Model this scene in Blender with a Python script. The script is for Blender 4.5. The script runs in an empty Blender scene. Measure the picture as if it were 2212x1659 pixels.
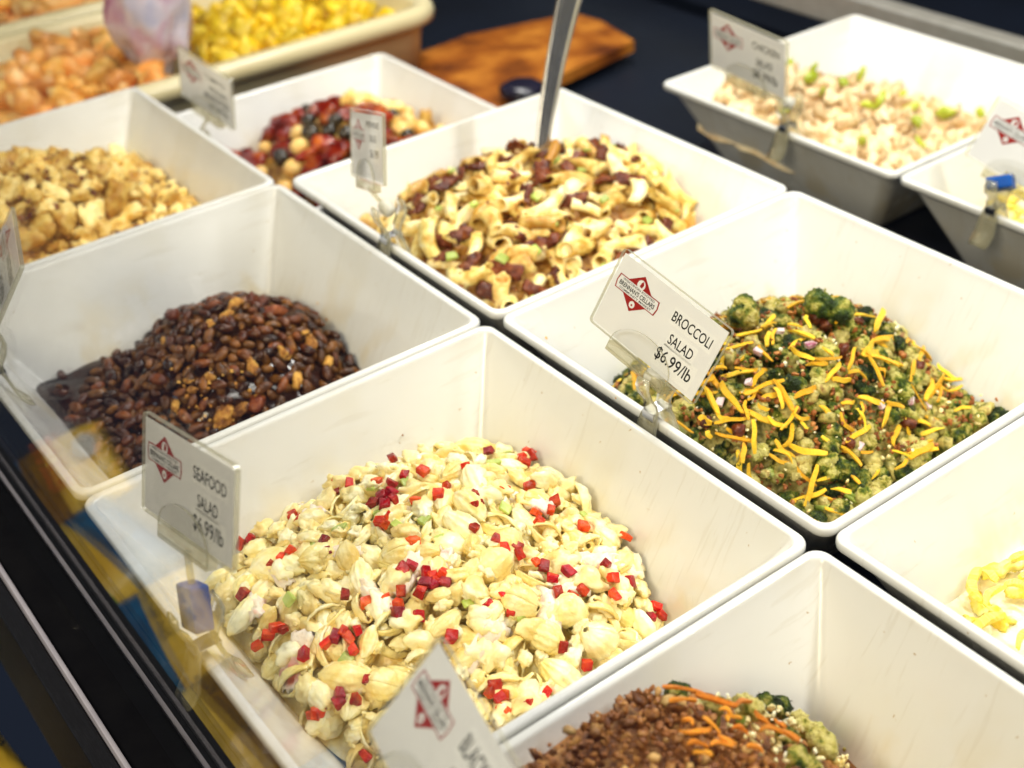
import bpy, bmesh, math, random
from mathutils import Vector, Matrix, Quaternion, noise

rnd = random.Random(7)
scene = bpy.context.scene
COL = scene.collection

# ------------------------------------------------------------------ camera
CR = ((0.59991369, 0.79839188, -0.05171046), (0.42704917, -0.37420089, -0.82316626), (-0.67655936, 0.47174580, -0.56544083))
CPOS = Vector((0.55196869, -0.37281823, 0.40852074))
FPX, PW, PH = 2811.355, 2212.0, 1659.0          # focal length in pixels of a 2212 px wide picture
cam_data = bpy.data.cameras.new('camera')
cam = bpy.data.objects.new('camera', cam_data)
COL.objects.link(cam)
cam.matrix_world = Matrix(((CR[0][0], -CR[1][0], -CR[2][0], CPOS.x), (CR[0][1], -CR[1][1], -CR[2][1], CPOS.y),
                           (CR[0][2], -CR[1][2], -CR[2][2], CPOS.z), (0, 0, 0, 1)))
cam_data.sensor_fit = 'HORIZONTAL'
cam_data.sensor_width = 36.0
cam_data.lens = 36.0 * FPX / PW
cam_data.clip_start, cam_data.clip_end = 0.01, 60
cam_data.dof.use_dof = True
cam_data.dof.focus_distance = 0.645
cam_data.dof.aperture_fstop = 6.8
scene.camera = cam

# ------------------------------------------------------------------ world and lamps
world = bpy.data.worlds.new('World')
scene.world = world
world.use_nodes = True
bg = world.node_tree.nodes['Background']
bg.inputs[0].default_value = (0.45, 0.60, 1.0, 1)
bg.inputs[1].default_value = 0.025

def area(name, loc, target, sx, sy, power, color):
    l = bpy.data.lights.new(name, 'AREA')
    l.shape, l.size, l.size_y, l.energy, l.color = 'RECTANGLE', sx, sy, power, color
    o = bpy.data.objects.new(name, l)
    COL.objects.link(o)
    o.location = loc
    o.rotation_euler = (Vector(target) - Vector(loc)).to_track_quat('-Z', 'X').to_euler()
    return o
area('case_tube_lamp', (0.0, 0.50, 0.80), (0.0, 0.20, 0.0), 0.05, 1.9, 20.0, (1.0, 0.985, 0.93))
area('case_front_lamp', (0.15, -0.16, 0.86), (0.05, 0.05, 0.0), 0.05, 1.6, 6.0, (1.0, 0.97, 0.88))
area('shop_window', (-2.2, -1.5, 1.1), (-0.2, 0.1, 0.0), 0.8, 0.8, 9.0, (0.66, 0.82, 1.0))
area('warm_front_fill', (0.8, -1.7, 1.35), (0.0, 0.3, -0.05), 0.7, 0.7, 36.0, (1.0, 0.86, 0.60))  # unseen fill, added to warm and brighten the rear bowls' outer walls

scene.view_settings.view_transform = 'Standard'
scene.view_settings.look = 'None'
scene.view_settings.exposure = 0.07
scene.view_settings.gamma = 1.0
scene.view_settings.use_curve_mapping = False
scene.render.engine = 'CYCLES'
scene.cycles.use_denoising = True
scene.cycles.max_bounces = 10
scene.cycles.diffuse_bounces = 5
scene.cycles.glossy_bounces = 4
scene.cycles.transmission_bounces = 8
scene.cycles.transparent_max_bounces = 24
scene.cycles.caustics_reflective = False
scene.cycles.caustics_refractive = False
scene.cycles.sample_clamp_indirect = 6.0

# ------------------------------------------------------------------ helpers
def ray(px, py):
    a, b = (px - PW / 2) / FPX, (py - PH / 2) / FPX
    return Vector([CR[0][i] * a + CR[1][i] * b + CR[2][i] for i in range(3)])

def on_z(px, py, z):
    d = ray(px, py)
    return CPOS + d * ((z - CPOS.z) / d.z)

def mesh_of(name, bm, mats=(), smooth=True):
    me = bpy.data.meshes.new(name)
    bm.to_mesh(me)
    bm.free()
    for m in mats:
        me.materials.append(m)
    if smooth:
        for p in me.polygons:
            p.use_smooth = True
    return me

def put(name, me, parent=None, loc=(0, 0, 0), rot=None, scale=None):
    o = bpy.data.objects.new(name, me)
    COL.objects.link(o)
    if parent:
        o.parent = parent
    o.location = loc
    if rot is not None:
        o.rotation_mode = 'QUATERNION'
        o.rotation_quaternion = rot
    if scale is not None:
        o.scale = scale if hasattr(scale, '__len__') else (scale,) * 3
    return o

def thing(name, label, cat, loc=(0, 0, 0), group=None, me=None):
    o = bpy.data.objects.new(name, me)
    COL.objects.link(o)
    o.location = loc
    o['label'], o['category'] = label, cat
    if group:
        o['group'] = group
    return o

def struct(name, me, loc=(0, 0, 0)):
    o = put(name, me, None, loc)
    o['kind'] = 'structure'
    return o

def add_box(bm, x0, x1, y0, y1, z0, z1, mi=0):
    v = [bm.verts.new(c) for c in ((x0, y0, z0), (x1, y0, z0), (x1, y1, z0), (x0, y1, z0), (x0, y0, z1), (x1, y0, z1), (x1, y1, z1), (x0, y1, z1))]
    for q in ((3, 2, 1, 0), (4, 5, 6, 7), (0, 1, 5, 4), (1, 2, 6, 5), (2, 3, 7, 6), (3, 0, 4, 7)):
        f = bm.faces.new([v[i] for i in q])
        f.material_index = mi

def box_mesh(name, dims, mat, bevel=0.0):
    bm = bmesh.new()
    add_box(bm, *dims)
    if bevel:
        bmesh.ops.bevel(bm, geom=bm.edges[:], offset=bevel, segments=2, affect='EDGES', profile=0.6)
    return mesh_of(name, bm, [mat], smooth=False)

def fbm(p, octv=3):
    s, a, t = 0.0, 1.0, 0.0
    for i in range(octv):
        s += a * noise.noise(p)
        t += a
        p = p * 2.03 + Vector((3.1, 1.7, 5.2))
        a *= 0.5
    return s / t

def rquat(r=rnd):
    while True:
        v = [r.gauss(0, 1) for _ in range(4)]
        if sum(c * c for c in v) > 0.01:
            return Quaternion(v).normalized()

# ------------------------------------------------------------------ materials
def srgb(r, g, b):
    f = lambda c: (c / 255 / 12.92) if c <= 10 else ((c / 255 + 0.055) / 1.055) ** 2.4
    return (f(r), f(g), f(b), 1)

def pbr(name, cols, scale=200.0, rough=0.4, spec=0.5, bump=0.0, bscale=None, detail=3.0, sss=0.0, vary=0.0, metal=0.0, coords='Object', spread=(0.32, 0.68), trans=0.0, coat=0.0, hue=0.0, shift=0.0):
    m = bpy.data.materials.new(name)
    m.use_nodes = True
    nt = m.node_tree
    N, L = nt.nodes, nt.links
    b = N['Principled BSDF']
    b.inputs['Roughness'].default_value = rough
    b.inputs['Specular IOR Level'].default_value = spec
    b.inputs['Metallic'].default_value = metal
    b.inputs['Transmission Weight'].default_value = trans
    b.inputs['Coat Weight'].default_value = coat
    b.inputs['Coat Roughness'].default_value = 0.08
    if sss:
        b.inputs['Subsurface Weight'].default_value = sss
        b.inputs['Subsurface Radius'].default_value = (1.0, 0.7, 0.35)
        b.inputs['Subsurface Scale'].default_value = 0.004
    tc = N.new('ShaderNodeTexCoord')
    nz = N.new('ShaderNodeTexNoise')
    nz.noise_dimensions = '4D'
    nz.inputs['Scale'].default_value = scale
    nz.inputs['Detail'].default_value = detail
    oi = N.new('ShaderNodeObjectInfo')
    mu = N.new('ShaderNodeMath'); mu.operation = 'MULTIPLY'; mu.inputs[1].default_value = 37.0
    L.new(oi.outputs['Random'], mu.inputs[0])
    L.new(mu.outputs[0], nz.inputs['W'])
    L.new(tc.outputs[coords], nz.inputs['Vector'])
    cr = N.new('ShaderNodeValToRGB')
    el = cr.color_ramp.elements
    n = len(cols)
    for i, c in enumerate(cols):
        t = spread[0] + (spread[1] - spread[0]) * (i / max(1, n - 1))
        if i < 2:
            e = el[i]; e.position = t
        else:
            e = el.new(t)
        e.color = c if len(c) == 4 else tuple(c) + (1,)
    if n == 1:
        el[1].color = el[0].color
    if shift:
        sh_ = N.new('ShaderNodeMapRange'); sh_.inputs['To Min'].default_value, sh_.inputs['To Max'].default_value = -shift, shift
        L.new(oi.outputs['Random'], sh_.inputs['Value'])
        ad = N.new('ShaderNodeMath'); L.new(sh_.outputs['Result'], ad.inputs[0]); L.new(nz.outputs['Fac'], ad.inputs[1])
        L.new(ad.outputs[0], cr.inputs['Fac'])
    else:
        L.new(nz.outputs['Fac'], cr.inputs['Fac'])
    out = cr.outputs['Color']
    if vary or hue:
        hs = N.new('ShaderNodeHueSaturation')
        mr = N.new('ShaderNodeMapRange')
        mr.inputs['To Min'].default_value, mr.inputs['To Max'].default_value = 1 - vary, 1 + vary
        L.new(oi.outputs['Random'], mr.inputs['Value'])
        L.new(mr.outputs['Result'], hs.inputs['Value'])
        if hue:
            m2 = N.new('ShaderNodeMath'); m2.operation = 'FRACT'
            m3 = N.new('ShaderNodeMath'); m3.operation = 'MULTIPLY'; m3.inputs[1].default_value = 17.3
            L.new(oi.outputs['Random'], m3.inputs[0]); L.new(m3.outputs[0], m2.inputs[0])
            mh = N.new('ShaderNodeMapRange')
            mh.inputs['To Min'].default_value, mh.inputs['To Max'].default_value = 0.5 - hue, 0.5 + hue
            L.new(m2.outputs[0], mh.inputs['Value']); L.new(mh.outputs['Result'], hs.inputs['Hue'])
        L.new(out, hs.inputs['Color'])
        out = hs.outputs['Color']
    L.new(out, b.inputs['Base Color'])
    if bump:
        bn = N.new('ShaderNodeTexNoise')
        bn.inputs['Scale'].default_value = bscale or scale * 2
        bn.inputs['Detail'].default_value = 4.0
        L.new(tc.outputs[coords], bn.inputs['Vector'])
        bp = N.new('ShaderNodeBump')
        bp.inputs['Strength'].default_value = bump
        bp.inputs['Distance'].default_value = 0.0022
        L.new(bn.outputs['Fac'], bp.inputs['Height'])
        L.new(bp.outputs['Normal'], b.inputs['Normal'])
    return m

def clear_mat(name, tint, gloss_tint=(1, 1, 1, 1), ior=1.5, rough=0.03, milk=0.0, milk_col=(0.8, 0.8, 0.7, 1)):
    """clear sheet: what lies behind it, tinted, with a Fresnel reflection over it"""
    m = bpy.data.materials.new(name)
    m.use_nodes = True
    nt = m.node_tree
    N, L = nt.nodes, nt.links
    N.remove(N['Principled BSDF'])
    t = N.new('ShaderNodeBsdfTransparent'); t.inputs[0].default_value = tint
    g = N.new('ShaderNodeBsdfGlossy'); g.inputs[0].default_value = gloss_tint; g.inputs['Roughness'].default_value = rough
    fr = N.new('ShaderNodeFresnel')
    ge = N.new('ShaderNodeNewGeometry')
    mi = N.new('ShaderNodeMapRange')          # the sheet does not bend light, so both faces reflect as seen from air
    mi.inputs['To Min'].default_value, mi.inputs['To Max'].default_value = ior, 1 / ior
    L.new(ge.outputs['Backfacing'], mi.inputs['Value']); L.new(mi.outputs['Result'], fr.inputs['IOR'])
    mx = N.new('ShaderNodeMixShader')
    body = t.outputs[0]
    if milk:
        df = N.new('ShaderNodeBsdfTranslucent'); df.inputs[0].default_value = milk_col
        d2 = N.new('ShaderNodeBsdfDiffuse'); d2.inputs[0].default_value = milk_col
        m0 = N.new('ShaderNodeMixShader'); m0.inputs[0].default_value = 0.5
        L.new(df.outputs[0], m0.inputs[1]); L.new(d2.outputs[0], m0.inputs[2])
        m1 = N.new('ShaderNodeMixShader'); m1.inputs[0].default_value = milk
        L.new(body, m1.inputs[1]); L.new(m0.outputs[0], m1.inputs[2])
        body = m1.outputs[0]
    L.new(fr.outputs[0], mx.inputs[0]); L.new(body, mx.inputs[1]); L.new(g.outputs[0], mx.inputs[2])
    L.new(mx.outputs[0], N['Material Output'].inputs['Surface'])
    return m

M = {}
def melamine():
    m = pbr('white_melamine', [(0.735, 0.73, 0.70), (0.77, 0.765, 0.735)], 14, 0.17, 0.5, coat=0.1)
    N, L = m.node_tree.nodes, m.node_tree.links
    b = N['Principled BSDF']
    base = b.inputs['Base Color'].links[0].from_socket
    tc = N.new('ShaderNodeTexCoord')
    def mask(scale, lo, hi, stretch=None):
        n = N.new('ShaderNodeTexNoise'); n.inputs['Scale'].default_value = scale; n.inputs['Detail'].default_value = 3
        v = tc.outputs['Object']
        if stretch:
            mp = N.new('ShaderNodeMapping'); mp.inputs['Scale'].default_value = stretch; L.new(v, mp.inputs['Vector']); v = mp.outputs['Vector']
        L.new(v, n.inputs['Vector'])
        r = N.new('ShaderNodeMapRange'); r.inputs['From Min'].default_value = lo; r.inputs['From Max'].default_value = hi
        L.new(n.outputs['Fac'], r.inputs['Value'])
        return r.outputs['Result']
    def mix(fac, col, amount, a):
        mu = N.new('ShaderNodeMath'); mu.operation = 'MULTIPLY'; mu.inputs[1].default_value = amount; L.new(fac, mu.inputs[0])
        x = N.new('ShaderNodeMix'); x.data_type = 'RGBA'
        L.new(mu.outputs[0], x.inputs['Factor']); L.new(a, x.inputs['A']); x.inputs['B'].default_value = col
        return x.outputs['Result']
    out = mix(mask(16, .50, .72), (0.66, 0.60, 0.44, 1), .35, base)          # greasy film
    out = mix(mask(230, .735, .76), (0.42, 0.27, 0.10, 1), .8, out)          # dried specks
    out = mix(mask(30, .60, .66, (14, 1, 1)), (0.60, 0.56, 0.48, 1), .25, out)  # scrape marks
    sx = N.new('ShaderNodeSeparateXYZ'); L.new(tc.outputs['Object'], sx.inputs[0])
    zr = N.new('ShaderNodeMapRange'); zr.inputs['From Min'].default_value, zr.inputs['From Max'].default_value = -.018, -.055
    L.new(sx.outputs['Z'], zr.inputs['Value'])
    mm = N.new('ShaderNodeMath'); mm.operation = 'MULTIPLY'
    L.new(zr.outputs['Result'], mm.inputs[0]); L.new(mask(34, .50, .62, (1, 1, .55)), mm.inputs[1])
    out = mix(mm.outputs[0], (0.66, 0.52, 0.24, 1), .42, out)                # dressing wiped along the wall above the food
    L.new(out, b.inputs['Base Color'])
    r = N.new('ShaderNodeMapRange'); r.inputs['To Min'].default_value, r.inputs['To Max'].default_value = .13, .30
    L.new(mask(22, .4, .7), r.inputs['Value']); L.new(r.outputs['Result'], b.inputs['Roughness'])
    return m
M['melamine'] = melamine()
M['black_shelf'] = pbr('black_shelf', [(0.004, 0.005, 0.008), (0.010, 0.012, 0.02)], 30, 0.35, 0.4, 0.1, 400)
M['navy_deck'] = pbr('navy_deck', [(0.004, 0.005, 0.008), (0.006, 0.009, 0.018)], 6, 0.5, 0.25)
M['granite'] = pbr('black_granite', [(0.004, 0.004, 0.006), (0.006, 0.006, 0.009), (0.05, 0.05, 0.06)], 260, 0.6, 0.15, spread=(0.4, 0.74), coords='Generated')
M['steel'] = pbr('brushed_steel', [(0.62, 0.62, 0.63), (0.76, 0.76, 0.78)], 60, 0.26, 0.5, metal=1.0)
M['rail_steel'] = pbr('rail_steel', [(0.62, 0.58, 0.50), (0.72, 0.68, 0.60)], 60, 0.42, 0.5, metal=0.7)
M['black_frame'] = pbr('black_frame', [(0.004, 0.004, 0.006), (0.007, 0.007, 0.009)], 50, 0.8, 0.05)
M['pane'] = clear_mat('case_glass', (0.985, 0.99, 0.987, 1), ior=1.29, rough=0.0)
M['acrylic'] = clear_mat('card_acrylic', (0.985, 0.985, 0.98, 1), ior=1.20, rough=0.04)
M['acrylic_edge'] = clear_mat('acrylic_edge', (0.86, 0.84, 0.70, 1), ior=1.5, rough=0.08, milk=0.5, milk_col=(0.66, 0.64, 0.50, 1))
M['clip_plastic'] = clear_mat('clip_plastic', (0.90, 0.88, 0.78, 1), ior=1.6, rough=0.04, milk=0.26, milk_col=(0.85, 0.80, 0.58, 1))
M['knuckle'] = pbr('white_knuckle', [(0.75, 0.72, 0.60), (0.82, 0.80, 0.70)], 80, 0.2, 0.5, trans=0.2)
M['blue_plastic'] = pbr('blue_plastic', [(0.003, 0.06, 0.30), (0.005, 0.09, 0.40)], 90, 0.5, 0.15)
M['paper'] = pbr('card_paper', [(0.77, 0.77, 0.78), (0.81, 0.81, 0.81)], 60, 0.55, 0.25)
M['tape'] = pbr('label_tape', [(0.84, 0.84, 0.83), (0.86, 0.86, 0.85)], 60, 0.3, 0.4)
M['ink'] = pbr('black_ink', [(0.01, 0.01, 0.01), (0.014, 0.014, 0.014)], 60, 0.5, 0.3)
M['logo_red'] = pbr('logo_red', [(0.30, 0.008, 0.006), (0.34, 0.012, 0.008)], 60, 0.5, 0.3)
# foods
M['shell'] = pbr('pasta_in_dressing', [srgb(236, 204, 112), srgb(247, 228, 156), srgb(252, 245, 204)], 90, 0.2, 0.5, 0.55, 240, sss=0.10, vary=0.07, hue=0.006, shift=0.08)
M['dressing'] = pbr('creamy_dressing', [srgb(236, 206, 122), srgb(247, 231, 168), srgb(253, 248, 218)], 80, 0.18, 0.5, 0.65, 240, sss=0.10)
M['pepper'] = pbr('red_pepper', [(0.26, 0.003, 0.001), (0.48, 0.010, 0.001), (0.66, 0.060, 0.006)], 190, 0.2, 0.35, 0.5, 420, vary=0.30, hue=0.010, shift=0.15)
M['crab'] = pbr('crab_flake', [srgb(238, 214, 186), srgb(246, 234, 214), srgb(214, 116, 90)], 70, 0.32, 0.5, 0.5, 340, sss=0.2, spread=(0.38, 0.72), vary=0.05)
M['celery'] = pbr('celery', [(0.34, 0.44, 0.06), (0.52, 0.60, 0.16)], 150, 0.3, 0.5, 0.3, sss=0.2, vary=0.2)
M['bean'] = pbr('baked_bean', [(0.030, 0.008, 0.0015), (0.085, 0.024, 0.0035), (0.17, 0.056, 0.008)], 160, 0.24, 0.38, 0.25, 500, vary=0.45, hue=0.012, shift=0.12)
M['sauce'] = pbr('bean_sauce', [(0.014, 0.004, 0.0015), (0.038, 0.010, 0.003)], 60, 0.12, 0.5, 0.08, 120)
M['bread'] = pbr('bread_crumb', [srgb(110, 62, 18), srgb(178, 118, 40), srgb(220, 170, 80)], 170, 0.5, 0.35, 0.9, 420, vary=0.22, shift=0.12)
M['floret'] = pbr('broccoli_head', [(0.016, 0.032, 0.002), (0.050, 0.090, 0.005), (0.18, 0.20, 0.012), (0.52, 0.45, 0.09), (0.64, 0.56, 0.18)], 160, 0.40, 0.35, 1.0, 900, spread=(0.33, 0.62), vary=0.2, hue=0.010, shift=0.15)
M['stalk'] = pbr('broccoli_stalk', [(0.20, 0.30, 0.03), (0.42, 0.50, 0.10), (0.66, 0.62, 0.28)], 120, 0.35, 0.5, 0.4, 400, vary=0.15)
M['cheddar'] = pbr('cheddar', [srgb(248, 180, 28), srgb(255, 214, 60)], 140, 0.4, 0.35, 0.5, 500, vary=0.14, hue=0.008, shift=0.15)
M['cheddar_deep'] = pbr('cheddar_orange', [srgb(220, 118, 20), srgb(246, 166, 50)], 140, 0.4, 0.35, 0.5, 500, vary=0.16, hue=0.008, shift=0.15)
M['bacon'] = pbr('bacon_bit', [(0.12, 0.028, 0.006), (0.32, 0.10, 0.018), (0.52, 0.22, 0.05)], 220, 0.45, 0.4, 0.5, 600, vary=0.3)
M['bacon_dark'] = pbr('bacon_piece', [(0.055, 0.008, 0.002), (0.13, 0.024, 0.005), (0.26, 0.075, 0.018)], 170, 0.3, 0.35, 0.5, 400, vary=0.35)
M['onion'] = pbr('red_onion', [(0.55, 0.30, 0.34), (0.78, 0.66, 0.62), (0.30, 0.06, 0.11)], 110, 0.25, 0.5, 0.2, sss=0.2)
M['green_dressing'] = pbr('broccoli_dressing', [(0.05, 0.06, 0.008), (0.26, 0.22, 0.045), (0.56, 0.46, 0.13), (0.22, 0.09, 0.02)], 170, 0.4, 0.4, 0.8, 420)
M['penne'] = pbr('penne_pasta', [srgb(206, 150, 56), srgb(242, 212, 122), srgb(252, 238, 184)], 110, 0.26, 0.5, 0.5, 420, vary=0.14, hue=0.008, shift=0.14)
M['ranch'] = pbr('pasta_dressing', [srgb(96, 48, 12), srgb(196, 142, 60), srgb(232, 200, 126)], 90, 0.35, 0.45, 0.7, 300)
M['potato'] = pbr('potato_chunk', [srgb(196, 140, 48), srgb(238, 200, 104), srgb(250, 230, 158)], 110, 0.35, 0.45, 0.6, 320, vary=0.18, shift=0.14)
M['potato_base'] = pbr('potato_dressing', [srgb(130, 72, 18), srgb(212, 160, 66), srgb(240, 206, 116)], 90, 0.4, 0.45, 0.7, 320)
M['tomato'] = pbr('tomato', [(0.11, 0.004, 0.001), (0.24, 0.014, 0.003), (0.44, 0.11, 0.014)], 90, 0.2, 0.4, 0.2, 300, vary=0.25)
M['cheese_ball'] = pbr('cheese_ball', [srgb(232, 176, 80), srgb(246, 214, 140)], 90, 0.25, 0.5, 0.2, sss=0.2, vary=0.1)
M['olive'] = pbr('dark_olive', [(0.02, 0.012, 0.006), (0.05, 0.035, 0.012)], 90, 0.2, 0.6, vary=0.3)
M['chicken'] = pbr('chicken_salad', [srgb(188, 146, 92), srgb(222, 190, 140), srgb(240, 220, 178)], 110, 0.35, 0.45, 0.8, 260, vary=0.10, shift=0.12)
M['grape'] = pbr('green_celery_bits', [(0.36, 0.44, 0.02), (0.50, 0.56, 0.05)], 110, 0.25, 0.55, vary=0.2)
M['egg'] = pbr('yellow_slaw', [srgb(244, 206, 56), srgb(252, 230, 96), srgb(254, 246, 170)], 120, 0.3, 0.5, 0.4, 380, sss=0.2, vary=0.08)
M['cream'] = pbr('cream_base', [srgb(248, 236, 190), srgb(254, 248, 222)], 90, 0.3, 0.5, 0.4, 300, sss=0.2)
M['nut'] = pbr('chopped_nut', [(0.09, 0.024, 0.005), (0.25, 0.088, 0.018), (0.46, 0.23, 0.06)], 160, 0.45, 0.4, 0.5, 500, vary=0.35)
M['nut_pale'] = pbr('pale_nut', [(0.40, 0.20, 0.06), (0.62, 0.40, 0.14)], 160, 0.45, 0.4, 0.5, 500, vary=0.2)
# background
M['tub'] = pbr('tan_tub', [srgb(206, 192, 148), srgb(222, 210, 168)], 12, 0.3, 0.5)
M['orange_chip'] = pbr('orange_chip', [srgb(206, 130, 44), srgb(234, 172, 84), srgb(246, 210, 140)], 50, 0.4, 0.4, 0.4, 150, vary=0.3, hue=0.012)
M['yellow_chip'] = pbr('yellow_chip', [srgb(190, 146, 12), srgb(226, 190, 26), srgb(240, 212, 70)], 50, 0.4, 0.4, 0.4, 150, vary=0.25)
M['wood'] = pbr('orange_wood', [srgb(90, 42, 8), srgb(150, 82, 20), srgb(190, 120, 40)], 22, 0.4, 0.4, 0.2, 90)
M['film'] = pbr('lavender_film', [srgb(186, 196, 236), srgb(232, 222, 240), srgb(206, 130, 170)], 30, 0.10, 0.6, 0.6, 60, trans=0.2)
M['dark_pot'] = pbr('dark_pot', [(0.008, 0.007, 0.016), (0.016, 0.014, 0.03)], 40, 0.25, 0.5)
M['bag_yellow'] = pbr('bag_yellow', [srgb(232, 190, 60), srgb(246, 214, 96)], 18, 0.22, 0.5, 0.3, 60)
M['bag_blue'] = pbr('bag_blue', [srgb(20, 84, 140), srgb(36, 120, 176)], 18, 0.22, 0.5, 0.3, 60)
M['bag_brown'] = pbr('bag_brown', [srgb(120, 84, 20), srgb(160, 118, 36)], 18, 0.25, 0.5, 0.3, 60)
M['bag_green'] = pbr('bag_green', [srgb(40, 104, 40), srgb(70, 140, 60)], 18, 0.25, 0.5, 0.3, 60)
M['bag_white'] = pbr('bag_white', [(0.75, 0.75, 0.72), (0.82, 0.82, 0.8)], 18, 0.3, 0.5)
M['bag_print'] = pbr('bag_print', [srgb(196, 90, 30), srgb(206, 100, 36)], 40, 0.3, 0.5)

# ------------------------------------------------------------------ the case
struct('shelf_deck', box_mesh('shelf_deck', (-1.6, 1.0, -0.2757, 1.9, -0.16, -0.1195), M['navy_deck']))
struct('front_shelf', box_mesh('front_shelf', (-0.54, 0.80, -0.252, -0.001, -0.119, -0.0790), M['black_shelf'], 0.002))
struct('middle_shelf', box_mesh('middle_shelf', (-0.262, 0.80, 0.001, 0.255, -0.119, -0.0790), M['black_shelf'], 0.002))
struct('rear_shelf', box_mesh('rear_shelf', (-0.27, 0.80, 0.375, 0.64, -0.119, -0.1090), M['black_shelf'], 0.002))
struct('case_sill', box_mesh('case_sill', (-1.6, 0.9, -0.2930, -0.2762, -0.20, -0.0850), M['black_frame']))
struct('outer_ledge', box_mesh('outer_ledge', (-1.6, 0.9, -0.3070, -0.2965, -0.20, -0.0900), M['granite'], 0.001))
M['trim_paint'] = pbr('trim_paint', [(0.40, 0.38, 0.46), (0.48, 0.46, 0.54)], 60, 0.5, 0.3)
t = thing('sill_trim', 'thin pale metal trim along the front sill', 'trim', me=box_mesh('sill_trim', (-1.6, 0.9, -0.2960, -0.2934, -0.16, -0.0830), M['trim_paint'], 0.0008))
t = thing('rear_rail', 'steel rail behind the rear bowls', 'rail', me=box_mesh('rear_rail', (-0.9, 0.9, 0.690, 0.712, -0.075, -0.040), M['rail_steel'], 0.003))
bm = bmesh.new()
add_box(bm, -1.6, 0.9, -0.2798, -0.2768, -0.0846, 0.80)
t = thing('glass_pane', 'clear front glass of the case standing on the sill', 'glass', me=mesh_of('glass_pane', bm, [M['pane']], False))

# ------------------------------------------------------------------ bowls
HX, HY, BD, SL = 0.1290, 0.1276, 0.0785, 0.55
HB = 0.1226                                   # inner half width at rim height
def rounded_ring(hx, hy, r, n=6):
    pts = []
    for cx, cy, a0 in ((1, 1, 0), (-1, 1, 90), (-1, -1, 180), (1, -1, 270)):
        for i in range(n + 1):
            a = math.radians(a0 + 90 * i / n)
            pts.append((cx * (hx - r) + r * math.cos(a), cy * (hy - r) + r * math.sin(a)))
    return pts
def bowl_mesh():
    bm = bmesh.new()
    prof = [(-0.0480, -0.0780, .012), (-0.0440, -0.0785, .012), (-0.0415, -0.0770, .012), (-0.0400, -0.0745, .011)]
    prof += [(-0.0400 + 0.0335 * t, -0.0745 + 0.0665 * t, .011) for t in (0.04, 0.5, 0.95, 1.0)]
    prof += [(-0.0034, -0.0058, .0078), (-0.0008, -0.0054, .0078), (-0.0001, -0.0046, .0078), (0, -0.0030, .0078), (-0.0001, -0.0012, .0078), (-0.0006, -0.0003, .0078), (-0.0012, 0, .0075),
             (-0.0036, 0, .0068), (-0.0043, -0.0003, .0066), (-0.0049, -0.0011, .0064), (-0.0056, -0.0026, .0062), (-0.0068, -0.0050, .0062)]
    prof += [(-0.0068 - SL * d, -0.0050 - d, .0062 + d * .05) for d in (0.005, 0.03, 0.056, 0.0600)]
    prof += [(-0.0430, -0.0696, .010), (-0.0465, -0.0726, .010), (-0.0510, -0.0738, .010)]
    rings = []
    for off, z, r in prof:
        rings.append([bm.verts.new((x, y, z)) for x, y in rounded_ring(HX + off, HY + off, r)])
    for a, b in zip(rings, rings[1:]):
        for i in range(len(a)):
            j = (i + 1) % len(a)
            bm.faces.new((a[i], a[j], b[j], b[i]))
    bm.faces.new(list(reversed(rings[0])))
    bm.faces.new(rings[-1])
    bmesh.ops.recalc_face_normals(bm, faces=bm.faces[:])
    return mesh_of('salad_bowl', bm, [M['melamine']])
BOWL = bowl_mesh()
CELL = {'A': (0.13, -0.1317, 0), 'B': (-0.13, -0.1317, 0), 'C': (-0.13, 0.1317, 0), 'D': (0.13, 0.1317, 0), 'E': (0.39, -0.1317, 0), 'F': (0.39, 0.1317, 0),
        'G': (-0.39, -0.1317, 0), 'H': (-0.403, 0.124, -0.04), 'I': (-0.134, 0.503, -0.03), 'J': (0.128, 0.503, -0.03)}
BLAB = {'A': 'white square bowl holding the seafood pasta salad with red pepper cubes', 'B': 'white square bowl holding the dark baked beans',
        'C': 'white square bowl holding the bacon pasta with the steel spoon', 'D': 'white square bowl holding the broccoli salad with cheese shreds',
        'E': 'white square bowl holding the chopped nuts and broccoli, nearest the camera', 'F': 'white square bowl holding the yellow slaw at the right edge',
        'G': 'white square bowl holding the potato salad at the left edge', 'H': 'white square bowl holding the tomato salad, below the tan tub',
        'I': 'white square bowl holding the pale chicken salad in the rear row', 'J': 'white square bowl at the right edge of the rear row'}
for k, c in CELL.items():
    thing('salad_bowl', BLAB[k], 'bowl', c, 'white salad bowls in the case', BOWL)

# ------------------------------------------------------------------ heaps
HEAP = {'A': (-0.0646, 0.0441, -0.0181, 0.0047, 0.1153, 0.1283), 'B': (-0.0590, 0.0331, -0.0200, 0.0260, 0.0760, 0.0690), 'C': (-0.0402, 0.0400, -0.0071, 0.0115, 0.1049, 0.1283),
        'D': (-0.0553, 0.0490, -0.0112, -0.0204, 0.0786, 0.1229), 'E': (-0.0600, 0.0640, -0.0860, -0.0240, 0.1120, 0.1060), 'F': (-0.0508, 0.0130, -0.0264, -0.0195, 0.0721, 0.0711),
        'G': (-0.0420, 0.0480, -0.0251, -0.0480, 0.0800, 0.1335), 'H': (-0.0400, 0.0320, 0.0066, 0.0229, 0.1342, 0.0819), 'I': (-0.0440, 0.0470, -0.0449, -0.0400, 0.1311, 0.0664),
        'J': (-0.0480, 0.0300, 0.0, 0.0, 0.11, 0.11)}
def hz(k, u, v):
    ze, h, cu, cv, a, b = HEAP[k]
    d2 = ((u - cu) / a) ** 2 + ((v - cv) / b) ** 2
    w = 0.0 if d2 >= 1 else h * (1 - d2) ** 0.8
    return ze + w + 0.004 * noise.noise(Vector((u * 38 + ord(k), v * 38, 1.3)))
def half(z):
    return HB + SL * z
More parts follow.
